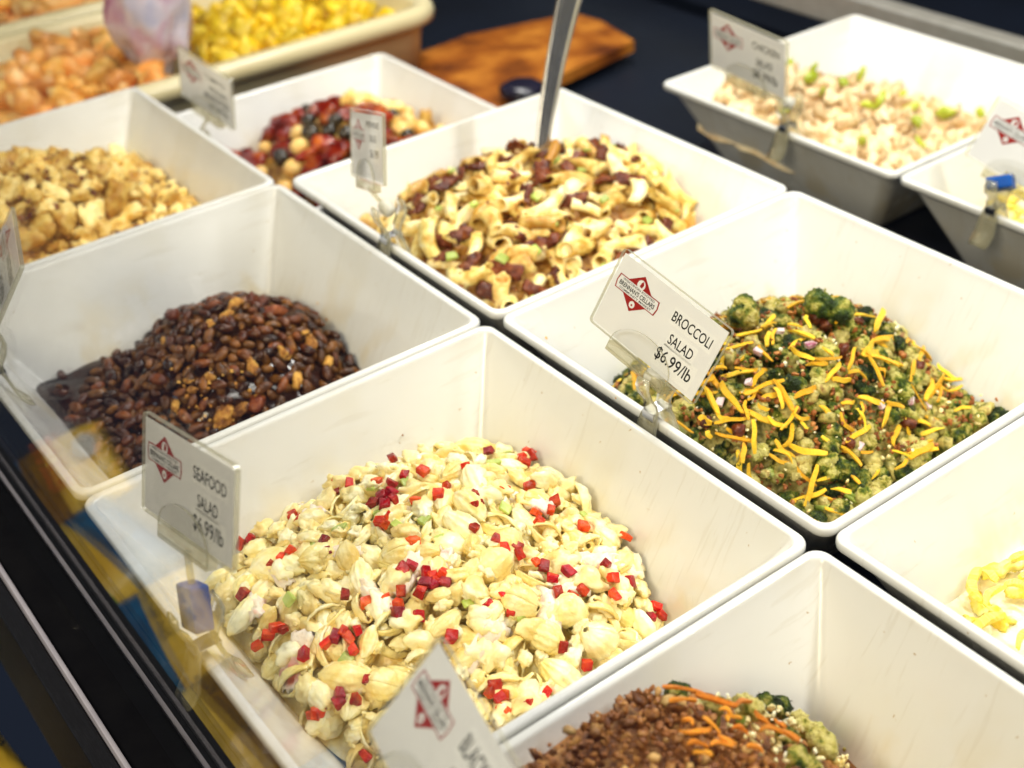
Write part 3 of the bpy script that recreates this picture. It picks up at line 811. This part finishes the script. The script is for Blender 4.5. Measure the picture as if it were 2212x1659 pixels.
# ---- I: chicken salad
si = salad('I', 'chicken_salad', 'pale creamy chicken salad with green bits in the rear row', M['chicken'], drop=0.003, amp=0.007)
CH = [flake_mesh(i + 130, .022, .011, .007, M['chicken'], 'chicken_piece') for i in range(5)]
for u, v, z in scatter('I', 150, 0.013, 0.009):
    put('chicken_piece', rnd.choice(CH), si, (u, v, z + rnd.uniform(-.002, .003)), lay('I', u, v, .6), rnd.uniform(.6, 1.2))
GR = [lump(i + 150, .0080, .0050, .0035, 2, .5, 1.3, M['grape'], 'celery_piece') for i in range(2)]
for u, v, z in scatter('I', 26, 0.024, 0.010):
    put('celery_piece', rnd.choice(GR), si, (u, v, z + .006), rquat(), rnd.uniform(.7, 1.2))
for u, v, z in scatter('I', 9, 0.03, 0.010):
    put('onion_piece', rnd.choice(ON), si, (u, v, z + .007), rquat(), rnd.uniform(.8, 1.1))

# ---- J and F: yellow slaws
YS = [shred_mesh(i + 40, M['egg'], .0017, .0012) for i in range(5)]
YC = [flake_mesh(i + 160, .020, .008, .0035, M['egg'], 'noodle_piece') for i in range(4)]
for k, nm, lb in (('F', 'yellow_slaw', 'bright yellow shredded slaw in the bowl at the right edge'), ('J', 'cheese_slaw', 'yellow shreds behind the sign with the blue clip')):
    s = salad(k, nm, lb, M['cream'], drop=.002, amp=.003)
    fr = (lambda u, v: u + v * .5 > -0.126) if k == 'F' else None
    for u, v, z in scatter(k, 130, .010, .003, region=fr):
        put('noodle_piece', rnd.choice(YC), s, (u, v, z + rnd.uniform(-.001, .006)), lay(k, u, v, .5), rnd.uniform(.6, 1.2))
    for u, v, z in scatter(k, 160, .008, .003, region=fr):
        put('slaw_shred', rnd.choice(YS), s, (u, v, z + rnd.uniform(.003, .009)), lay(k, u, v, .7), (rnd.uniform(.010, .022), rnd.uniform(.8, 1.4), 1))

# ---- E: chopped nuts, cheddar and broccoli
se = salad('E', 'nut_broccoli_salad', 'brown chopped nuts with orange shreds and broccoli, nearest the camera', M['nut'], drop=.006, amp=.004)
left = lambda u, v: v < 0.018 + 0.3 * (u + .09)
right = lambda u, v: not left(u, v)
NU = [lump(i + 180, .0032, .0023, .0017, 2, .9, 1.9, M['nut'], 'nut_piece') for i in range(5)] + [lump(i + 190, .0029, .0022, .0018, 2, .5, 1.6, M['nut_pale'], 'nut_piece') for i in range(2)]
for u, v, z in scatter('E', 300, .0050, .005, region=lambda u, v: left(u, v) and u < .03):
    put('nut_piece', rnd.choice(NU), se, (u, v, z + rnd.uniform(0, .005)), rquat(), rnd.uniform(.6, 1.25))
crumb_mass('nut_crumbs', scat_many('E', 3600, .007, (-.002, .005), region=left), .0007, .0021, M['nut'], se, 31)
for u, v, z in scatter('E', 34, .0135, .009, region=right):
    put('broccoli_floret', rnd.choice(FL), se, (u, v, z + .001), lay('E', u, v, .7), rnd.uniform(.55, .85))
crumb_mass('dressing_crumbs', scat_many('E', 420, .014, (-.002, .006), region=right), .0008, .0020, M['dressing'], se, 32)
OS = [shred_mesh(i + 70, M['cheddar_deep'], .0011, .0006) for i in range(6)]
ZE = lambda x, y: (987.5 + .4216 * x, 1453.8 + .4216 * y)
for a in ((1060,150,1260,155),(1090,205,1220,210),(1230,170,1420,240),(1420,240,1530,215),(1260,290,1340,370),(1340,370,1420,430),(1380,300,1450,295),(1140,360,1290,350),(1520,260,1600,330),(1600,330,1740,400),(1410,340,1480,380),(1180,430,1280,440),(1550,350,1650,370),(1160,300,1200,330),(1300,420,1400,450),(1480,440,1560,470),(1620,300,1680,330),(1210,470,1300,480),(1340,250,1410,290)):
    lay_shred('E', OS, se, ZE(a[0], a[1] + 10), ZE(a[2], a[3] + 10), .008)

def on_wall(k, px, py):
    d, c = ray(px, py), Vector(CELL[k])
    t = (CPOS.z - 0.0) / -d.z
    for _ in range(600):
        p = CPOS + d * t - c
        h = half(p.z)
        if p.x < -h or p.y > h:
            break
        t += .0005
    return p
for k, par, pts in (('E', se, ((1478, 1505), (1800, 1600), (1812, 1608), (1824, 1618), (1300, 1548))), ('A', sa, ((870, 940), (1180, 730), (1330, 860), (640, 1110))), ('B', sb, ((686, 655), (705, 690)))):
    crumb_mass('wall_specks', [tuple(on_wall(k, *q)) for q in pts], .0006, .0012, M['floret'] if k == 'E' else M['bread'], par, 41)

# ------------------------------------------------------------------ price signs
CW, CH_ = 0.0792, 0.0454
def text_mesh(body, size, mat, bold=0.0, align='LEFT'):
    c = bpy.data.curves.new('lettering', 'FONT')
    c.body, c.size, c.align_x, c.align_y, c.resolution_u, c.offset = body, size, align, 'CENTER', 3, bold
    ob = bpy.data.objects.new('tmp', c)
    COL.objects.link(ob)
    dg = bpy.context.evaluated_depsgraph_get()
    me = bpy.data.meshes.new_from_object(ob.evaluated_get(dg))
    bpy.data.objects.remove(ob)
    bpy.data.curves.remove(c)
    me.materials.clear()
    me.materials.append(mat)
    return me
def fit_text(body, width, height, mat, bold=0.0, align='LEFT'):
    me = text_mesh(body, 1.0, mat, bold, align)
    xs = [v.co.x for v in me.vertices]; ys = [v.co.y for v in me.vertices]
    w, h = max(xs) - min(xs), max(ys) - min(ys)
    sx, sy = (width / w if width else height / h), height / h
    x0 = min(xs) if align == 'LEFT' else (max(xs) + min(xs)) / 2
    yc = (max(ys) + min(ys)) / 2
    for v in me.vertices:
        v.co.x, v.co.y = (v.co.x - x0) * sx, (v.co.y - yc) * sy
    return me
def prism(pts, z0, z1, mats, side=0, smooth=False, name='plate'):
    bm = bmesh.new()
    a = [bm.verts.new((x, y, z0)) for x, y in pts]
    b = [bm.verts.new((x, y, z1)) for x, y in pts]
    bm.faces.new(list(reversed(a))); bm.faces.new(b)
    n = len(pts)
    for i in range(n):
        f = bm.faces.new((a[i], a[(i + 1) % n], b[(i + 1) % n], b[i])); f.material_index = side
    bmesh.ops.recalc_face_normals(bm, faces=bm.faces[:])
    return mesh_of(name, bm, mats, smooth)
def rrect(x0, x1, y0, y1, r, n=5):
    return [((x1 + x0) / 2 + px, (y1 + y0) / 2 + py) for px, py in rounded_ring((x1 - x0) / 2, (y1 - y0) / 2, r, n)]
W, H = CW, CH_
SLEEVE = prism(rrect(-W / 2, W / 2, 0, H, .0022), -.0013, .0013, [M['acrylic'], M['acrylic_edge']], 1, name='card_sleeve')
INSERT = prism([(-W / 2 + .0018, .0016), (W / 2 - .0018, .0016), (W / 2 - .0018, H - .0022), (-W / 2 + .0018, H - .0022)], .0002, .0006, [M['paper']], name='card_insert')
dia = [(0, -.232 * H), (.185 * W * .93, 0), (0, .232 * H), (-.185 * W * .93, 0)]
def banner(s):
    l, hh, q = .186 * W * s, .078 * H * (1 + (s - 1) * 3), .026 * W
    return [(-l, 0), (-l + q * .35, -hh), (l - q * .35, -hh), (l, 0), (l - q * .35, hh), (-l + q * .35, hh)]
def circ(r, n=18):
    return [(r * math.cos(6.2832 * i / n), r * math.sin(6.2832 * i / n)) for i in range(n)]
LOGO = [('logo_diamond', prism(dia, .00062, .00066, [M['logo_red']], name='logo_diamond'), (0, 0)),
        ('logo_border', prism(banner(1.05), .00067, .00070, [M['logo_red']], name='logo_border'), (0, 0)),
        ('logo_banner', prism(banner(1.0), .00071, .00074, [M['paper']], name='logo_banner'), (0, 0)),
        ('logo_circle', prism(circ(.034 * W), .00067, .00072, [M['paper']], name='logo_circle'), (0, .118 * H)),
        ('logo_barrel', prism(circ(.024 * W), .00067, .00072, [M['paper']], name='logo_barrel'), (0, -.145 * H)),
        ('logo_shape', prism([(-.012 * W, -.03 * H), (.010 * W, -.035 * H), (.018 * W, .01 * H), (.004 * W, .045 * H), (-.008 * W, .02 * H)], .00073, .00078, [M['logo_red']], name='logo_shape'), (.004 * W, .125 * H)),
        ('logo_shape', prism(circ(.008 * W, 10), .00073, .00078, [M['logo_red']], name='logo_mark'), (0, -.15 * H)),
        ('lettering', fit_text("BRENNAN'S CELLARS", .33 * W, .058 * H, M['ink'], .022, 'CENTER'), (0, 0)),
        ('lettering', fit_text('WISCONSIN ROOTED', .30 * W, .026 * H, M['ink'], .012, 'CENTER'), (0, .055 * H)),
        ('lettering', fit_text('COMMUNITY MARKET', .30 * W, .026 * H, M['ink'], .012, 'CENTER'), (0, -.055 * H))]
def halfdisc(hw, hh, n=16):
    return [(hw, -.10 * H), (hw, .02 * H)] + [(hw * math.cos(math.pi * i / n), .02 * H + hh * math.sin(math.pi * i / n)) for i in range(1, n)] + [(-hw, .02 * H), (-hw, -.10 * H)]
HOLD = prism(halfdisc(.27 * W, .30 * H), .0017, .0028, [M['acrylic'], M['acrylic_edge']], 1, name='holder_plate')
HBAR = prism([(-.27 * W, -.13 * H), (.27 * W, -.13 * H), (.27 * W, -.012 * H), (-.27 * W, -.012 * H)], -.0026, .0028, [M['clip_plastic']], name='holder_bar')
def jaw_mesh():
    prof = [(.0150, -.0205), (.0125, -.0180), (.0085, -.0120), (.0068, -.0050), (.0052, .0010), (.0034, .0060), (.0042, .0110), (.0078, .0170), (.0098, .0230), (.0090, .0285)]
    bm = bmesh.new()
    rows = []
    for i, (y, z) in enumerate(prof):
        w = (.0066, .0078, .0080, .0074, .0064, .0052, .0050, .0052, .0050, .0040)[i]
        rows.append([bm.verts.new((-w, y, z)), bm.verts.new((w, y, z)), bm.verts.new((w, y + .0017, z + .0005)), bm.verts.new((-w, y + .0017, z + .0005))])
    for a, b in zip(rows, rows[1:]):
        for i in range(4):
            bm.faces.new((a[i], a[(i + 1) % 4], b[(i + 1) % 4], b[i]))
    bm.faces.new(list(reversed(rows[0]))); bm.faces.new(rows[-1])
    bmesh.ops.recalc_face_normals(bm, faces=bm.faces[:])
    bmesh.ops.bevel(bm, geom=[e for e in bm.edges if len(e.link_faces) == 2 and e.calc_face_angle() > 0.9], offset=.0004, segments=2, affect='EDGES')
    bm.normal_update()
    for f in bm.faces:
        f.material_index = 1 if abs(f.normal.x) > .5 else 0
    return mesh_of('jaw', bm, [M['clip_plastic'], M['acrylic_edge']])
JAW = jaw_mesh()
def spring_mesh():
    bm = bmesh.new()
    add_box(bm, -.0042, .0042, -.0065, .0065, .0040, .0046)
    add_box(bm, -.0042, .0042, -.0068, -.0062, -.0010, .0044)
    add_box(bm, -.0042, .0042, .0062, .0068, -.0010, .0044)
    return mesh_of('spring', bm, [M['steel']], False)
SPRING = spring_mesh()
def cyl_mesh(name, r0, r1, h, mat, n=16, r_mid=None):
    bm = bmesh.new()
    rr = [(r0 * .8, 0), (r0, h * .12), (r_mid or (r0 + r1) / 2, h * .5), (r1, h * .88), (r1 * .8, h)]
    rings = [[bm.verts.new((r * math.cos(6.2832 * i / n), r * math.sin(6.2832 * i / n), z)) for i in range(n)] for r, z in rr]
    for a, b in zip(rings, rings[1:]):
        for i in range(n):
            bm.faces.new((a[i], a[(i + 1) % n], b[(i + 1) % n], b[i]))
    bm.faces.new(list(reversed(rings[0]))); bm.faces.new(rings[-1])
    return mesh_of(name, bm, [mat])
KNUCK = cyl_mesh('knuckle', .0044, .0044, .0100, M['knuckle'], r_mid=.0050)
BKNUCK = box_mesh('knuckle', (-.0085, .0085, -.0045, .0045, -.004, .016), M['blue_plastic'], .0015)
def sign(label, o, cx, up, lines, clip, knuckle=KNUCK, scale=1.0, seed=0):
    """o: bottom centre of the card; cx, up: its axes; clip: point on the rim and direction into the bowl"""
    cx, up = Vector(cx).normalized(), Vector(up)
    up = (up - cx * up.dot(cx)).normalized()
    nz = cx.cross(up)
    rot = Matrix((cx, up, nz)).transposed().to_quaternion()
    o = Vector(o)
    cp, inward, cz = Vector(clip[0]), Vector(clip[1]), clip[0][2]
    t = thing('price_sign', label, 'sign', cp, 'price signs clipped to the bowls')
    L = lambda v: Vector(v) - cp
    card = put('card', SLEEVE, t, L(o), rot, scale)
    put('insert', INSERT, card)
    for nm, me, (x, y) in LOGO:
        put(nm, me, card, (-W / 2 + .248 * W + x, H - .36 * H + y, .00080 if nm == 'lettering' else 0))
    for body, a0, a1, b, hh in lines:
        wd = (a1 - a0) * W
        put('label_strip', prism([(-.012 * W, -hh * H * .85), (wd + .02 * W, -hh * H * .85), (wd + .02 * W, hh * H * .85), (-.012 * W, hh * H * .85)], .00061, .00064, [M['tape']], name='label_strip'), card, (-W / 2 + a0 * W, H - b * H, 0))
        put('lettering', fit_text(body, wd, hh * H, M['ink'], .010), card, (-W / 2 + a0 * W, H - b * H, .00070))
    h = put('holder', HOLD, card)
    put('holder_bar', HBAR, card)
    # clip straddling the rim
    yv = inward.normalized(); zv = Vector((0, 0, 1)); xv = yv.cross(zv)
    rc = Matrix((xv, yv, zv)).transposed().to_quaternion()
    put('jaw', JAW, t, (0, 0, 0), rc)
    put('jaw', JAW, t, (0, 0, 0), rc @ Quaternion((0, 0, 1), math.pi))
    put('spring', SPRING, t, (0, 0, .002), rc)
    top = Vector((0, 0, .024))
    tgt = L(o) - up * (.10 * H)
    d = tgt - top
    put('knuckle', knuckle, t, top - d.normalized() * .003, Vector((0, 0, 1)).rotation_difference(d.normalized()))
    st = cyl_mesh('stem', .0016, .0016, max(d.length, .004), M['clip_plastic'], 10)
    put('stem', st, t, top, Vector((0, 0, 1)).rotation_difference(d.normalized()))
    return t
def near(o, s):
    return CPOS + (Vector(o) - CPOS) * s
RIN = (0, 1, 0)
L3 = lambda a, b, c: [(a, .566, .911, .287, .125), (b, .616, .83, .535, .125), (c, .575, .893, .765, .175)]
ob_ = near((0.074, 0.053, -0.017), .89)
sign('sharp white broccoli salad price sign with black lettering', ob_, (.98, .04, -.21), (.17, .41, .90), L3('BROCCOLI', 'SALAD', '$6.99/lb'), ((ob_.x + .012, .0077, 0), RIN))
os_ = near((0.076, -0.233, 0.009), .89)
sign('seafood salad price sign with a knuckle coloured blue like a reflection, catching glass reflections', os_, (.98, .09, .15), (-.17, .30, .94), L3('SEAFOOD', 'SALAD', '$6.99/lb'), ((os_.x + .012, -.2560, 0), RIN), BKNUCK)  # the blue block imitates a blue reflection at the clip
oi_ = near((-0.122, 0.338, 0.020), 1.02)
sign('price sign on the chicken salad bowl in the rear row', oi_, (1, -.04, -.05), (.03, -.12, .98), L3('CHICKEN', 'SALAD', '$8.99/lb'), ((oi_.x + .022, .3780, -.03), RIN), scale=1.09)
oh_ = near((-0.570, 0.077, -0.064), .88)
sign('bluish grey price sign on the tomato salad bowl', oh_, (.98, .11, -.14), (.13, .06, .99), [('TOMATO', .50, .88, .25, .11), ('FRESH', .58, .88, .45, .11), ('MARINATED', .48, .93, .62, .11), ('$7.99/lb', .56, .90, .80, .13)], ((oh_.x + .025, -.0012, -.04), RIN))
oc_ = near((-0.226, 0.052, -0.006), .89)
sign('narrow looking price sign turned edgeways on the bacon pasta bowl', oc_, (.93, -.22, .30), (-.24, .25, .94), [('PENNE', .50, .88, .19, .09), ('SALAD', .60, .80, .38, .11), ('$6.99', .60, .85, .60, .14)], ((oc_.x + .018, .0077, 0), RIN))
sign('baked beans price sign cut off by the left edge', (-.156, -.242, .039), (.96, -.27, -.01), (.16, .54, .83), [('BAKED BEANS', .50, .93, .30, .12), ('$3.99/lb', .55, .90, .60, .16)], ((-.135, -.2560, 0), RIN))
sign('blurred price sign nearest the camera at the bottom edge', (.295, -.249, .046), (.97, -.23, .09), (.10, .71, .69), [('BLACKEYED', .55, .95, .27, .15), ('PEA', .60, .76, .53, .15), ('$6.99/lb', .57, .92, .79, .18)], ((.300, -.2560, 0), RIN))
jc, ju = Vector((.97, .06, -.22)).normalized(), Vector((.14, .38, .91))
ju = (ju - jc * ju.dot(jc)).normalized()
jt = CPOS + ray(2160, 206) * .935                                  # top left corner of the card
jo = jt + jc * (W / 2 * 1.06) - ju * (H * 1.06)
sign('price sign with a dark blue clip at the right edge', jo, jc, ju, L3('CHEESE', 'SLAW', '$5.99/lb'), ((jo.x + .010, .3780, -.03), RIN), BKNUCK, scale=1.06)

# ------------------------------------------------------------------ steel spoon in the bacon pasta
b0 = at('C', 1165, 345) + Vector(CELL['C'])
dtop = ray(1243, -40)
b1 = CPOS + dtop * ((.118 - CPOS.z) / dtop.z)
ax = (b1 - b0).normalized()
view = (CPOS - b0).normalized()
side = ax.cross(view).normalized()
nrm = ax.cross(side).normalized()
side = (side * .85 + nrm * .5).normalized(); nrm = ax.cross(side).normalized()
Lh = (b1 - b0).length
bm = bmesh.new()
rows = []
for i in range(25):
    t_ = -0.25 + 1.35 * i / 24
    w = .0052 + .0050 * max(0, t_) ** 1.2
    arc = .006 * math.sin(max(0, t_) * 2.6)
    rows.append([bm.verts.new(Vector((sx * w, sy * .0013 + arc - abs(sx) * .0012, t_ * Lh))) for sx, sy in ((-1, -1), (-.5, -1.3), (.5, -1.3), (1, -1), (1, 1), (.5, 1.3), (-.5, 1.3), (-1, 1))])
for a, b in zip(rows, rows[1:]):
    for i in range(8):
        bm.faces.new((a[i], a[(i + 1) % 8], b[(i + 1) % 8], b[i]))
bm.faces.new(list(reversed(rows[0]))); bm.faces.new(rows[-1])
bmesh.ops.recalc_face_normals(bm, faces=bm.faces[:])
hm = mesh_of('handle', bm, [M['steel']])
t = thing('serving_spoon', 'steel serving spoon standing in the bacon pasta', 'spoon', b0)
rs = Matrix((side, nrm, ax)).transposed().to_quaternion()
put('handle', hm, t, (0, 0, 0), rs)
put('hanging_hole', prism([(x * 1.0, y * 1.9) for x, y in circ(.0034, 14)], -.0002, .0002, [M['black_frame']], name='hole'), t, rs @ Vector((0, .0052, Lh * .86)), rs @ Quaternion((1, 0, 0), math.pi / 2))
put('spoon_bowl', lump(300, .022, .006, .030, 2, .03, 1, M['steel'], 'spoon_bowl'), t, rs @ Vector((0, 0, -.25 * Lh - .010)), rs)

# ------------------------------------------------------------------ things behind
def tub_mesh(x0, x1, y0, y1, z1, dep):
    bm = bmesh.new()
    cx, cy, hx, hy = (x0 + x1) / 2, (y0 + y1) / 2, (x1 - x0) / 2, (y1 - y0) / 2
    prof = [(-.030, -dep), (-.024, -dep), (-.014, -.022), (-.010, -.018), (-.001, -.016), (0, -.008), (-.003, -.001), (-.010, .001), (-.018, 0), (-.022, -.006), (-.030, -dep + .006), (-.034, -dep + .005)]
    rings = [[bm.verts.new((cx + x, cy + y, z1 + z)) for x, y in rounded_ring(hx + o_, hy + o_, .05 + o_, 8)] for o_, z in prof]
    for a, b in zip(rings, rings[1:]):
        for i in range(len(a)):
            bm.faces.new((a[i], a[(i + 1) % len(a)], b[(i + 1) % len(a)], b[i]))
    bm.faces.new(list(reversed(rings[0]))); bm.faces.new(rings[-1])
    bmesh.ops.recalc_face_normals(bm, faces=bm.faces[:])
    return mesh_of('food_tub', bm, [M['tub']])
thing('food_tub', 'large tan tub of snack chips behind the left bowls', 'tub', group='tan tubs behind the bowls', me=tub_mesh(-.836, -.572, -.45, .365, -.028, .088))
thing('food_tub', 'second tan tub at the top left edge', 'tub', group='tan tubs behind the bowls', me=tub_mesh(-1.12, -.846, -.45, .30, -.028, .088))
OC = [lump(i + 210, .016, .012, .008, 2, .5, 1.1, M['orange_chip'], 'chip') for i in range(4)]
YCH = [lump(i + 220, .015, .011, .008, 2, .5, 1.1, M['yellow_chip'], 'chip') for i in range(4)]
def chips(name, label, x0, x1, y0, y1, zc, meshes, n, base):
    t = thing(name, label, 'chips', ((x0 + x1) / 2, (y0 + y1) / 2, zc - .06), 'snack chips in the tubs')
    bm = bmesh.new()
    g = []
    for i in range(25):
        g.append([])
        for j in range(25):
            u, v = i / 12 - 1, j / 12 - 1
            g[-1].append(bm.verts.new((u * (x1 - x0) / 2, v * (y1 - y0) / 2, .048 + .010 * (1 - u * u) * (1 - v * v) + .008 * fbm(Vector((u * 4, v * 4, n)), 2))))
    for i in range(24):
        for j in range(24):
            bm.faces.new((g[i][j], g[i + 1][j], g[i + 1][j + 1], g[i][j + 1]))
    m_ = put('chip_bed', mesh_of('chip_bed', bm, [base]), t)
    m_['kind'] = 'stuff'
    for _ in range(n):
        u, v = rnd.uniform(-.92, .92), rnd.uniform(-.95, .95)
        put('chip', rnd.choice(meshes), t, (u * (x1 - x0) / 2, v * (y1 - y0) / 2, .052 + .010 * (1 - u * u) * (1 - v * v) + rnd.uniform(0, .006)), rquat(), rnd.uniform(.7, 1.2))
chips('orange_chips', 'orange chips filling the left half of the tan tub', -.805, -.603, -.40, .075, -.035, OC, 190, M['orange_chip'])
chips('yellow_chips', 'yellow chips filling the right half of the tan tub', -.805, -.603, .115, .330, -.045, YCH, 110, M['yellow_chip'])
chips('amber_chips', 'amber chips in the second tan tub', -1.09, -.88, -.40, .27, -.04, OC, 120, M['orange_chip'])
bm = bmesh.new()
bmesh.ops.create_icosphere(bm, subdivisions=4, radius=1)
for v in bm.verts:
    d = 1 + .5 * fbm(v.co * 1.6 + Vector((4, 2, 9)), 4)
    v.co = Vector((v.co.x * .030, v.co.y * .040, v.co.z * .070)) * d
    if v.co.z > .03:
        v.co.y *= 1 + (v.co.z - .03) * 6
thing('plastic_bag', 'crumpled clear lavender plastic bag standing in the tan tub', 'bag', (-.66, .075, .020), me=mesh_of('plastic_bag', bm, [M['film']]))
# board and pot
def slab(px, z, th, mat, name):
    pts = [on_z(x, y, z) for x, y in px]
    c = sum(pts, Vector()) / len(pts)
    return prism([(p.x - c.x, p.y - c.y) for p in pts], -th, 0, [mat], name=name), c
me, c = slab([(700, 190), (1010, 75), (1240, 28), (1300, 45), (1370, 88), (1260, 140), (1150, 190), (1090, 260), (800, 330)], -.095, .012, M['wood'], 'wooden_board')
thing('wooden_board', 'orange brown board lying on the deck behind the tomato salad', 'board', c, me=me)
pp = on_z(1130, 215, -.095)
tp = thing('dark_pot', 'small dark round pot on the orange brown board', 'pot', pp)
put('pot_body', cyl_mesh('pot_body', .018, .024, .012, M['dark_pot'], 24), tp)
put('pot_lid', cyl_mesh('pot_lid', .024, .016, .006, M['dark_pot'], 24), tp, (0, 0, .0122))

# ------------------------------------------------------------------ snack bags outside the glass (seen as reflections)
def bag_mesh(w, h, mats, seed):
    bm = bmesh.new()
    n, m = 22, 26
    def layer(sgn):
        g = []
        for i in range(n + 1):
            g.append([])
            for j in range(m + 1):
                u, v = i / n * 2 - 1, j / m * 2 - 1
                fat = max(0, (1 - abs(u) ** 2.6)) ** .6 * max(0, (1 - abs(v) ** 4)) ** .7
                z = sgn * (.020 * fat) + .003 * fat * fbm(Vector((u * 3, v * 3, seed * 5 + sgn)), 3) + .0015 * noise.noise(Vector((u * 9, v * 2, seed)))
                g[-1].append(bm.verts.new((u * w / 2, v * h / 2, z)))
        return g
    for sgn in (1, -1):
        g = layer(sgn)
        for i in range(n):
            for j in range(m):
                q = (g[i][j], g[i + 1][j], g[i + 1][j + 1], g[i][j + 1])
                f = bm.faces.new(q if sgn > 0 else tuple(reversed(q)))
                v = (j + .5) / m
                f.material_index = 0 if v > .55 else (1 if v > .34 else (2 if v > .22 else 0))
    bmesh.ops.remove_doubles(bm, verts=bm.verts[:], dist=.0004)
    return mesh_of('bag_body', bm, mats)
bags = [(-.405, (M['bag_yellow'], M['bag_brown'], M['bag_blue']), 'VEGGIE CHIPS', 'yellow veggie chip bag reflected over the baked beans bowl', .10),
        (-.285, (M['bag_blue'], M['bag_yellow'], M['bag_green']), 'tasty food', 'blue snack bag mirrored in the glass below the beans bowl', -.15),
        (-.165, (M['bag_yellow'], M['bag_blue'], M['bag_white']), 'tasty food', 'yellow and blue snack bag mirrored beside the seafood sign clip', .12),
        (-.045, (M['bag_brown'], M['bag_yellow'], M['bag_blue']), 'Fortitude!', 'brown snack bag mirrored in the glass at the lower left', -.08),
        (.070, (M['bag_blue'], M['bag_yellow'], M['bag_white']), 'food', 'dark blue snack bag mirrored at the bottom of the glass', .1)]
for i, (x, mats, tx, lb, yaw) in enumerate(bags):
    bh = .112 if i == 0 else .094
    t = thing('snack_bag', lb, 'snack bag', (x - .03, -.318 - bh / 2, -.300), 'snack bags in front of the case')
    t.rotation_mode = 'QUATERNION'
    t.rotation_quaternion = Quaternion((0, 0, 1), yaw) @ Quaternion((1, 0, 0), math.radians(-14)) @ Quaternion((0, 0, 1), math.pi)
    put('bag_body', bag_mesh(.122, bh, mats, i + 1), t)
    lm = fit_text(tx, .085, .020, M['bag_print'] if i == 0 else M['ink'], .01, 'CENTER')
    put('badge', prism([(x_ * 1.7, y_) for x_, y_ in circ(.011, 24)], .0225, .0228, [M['bag_white']], name='badge'), t, (.0, -.030 if i else .040, 0))
    put('lettering', lm, t, (0, -.030 if i else .008, .0235))
    for q in range(3):
        put('lettering', fit_text(('Nutrition Facts', 'all natural tortilla chips', 'net wt 5.5 oz')[q], .07, .006, M['ink'], .01, 'CENTER'), t, (0.012, .012 + .011 * q if i else -.03 + .010 * q, .0225))
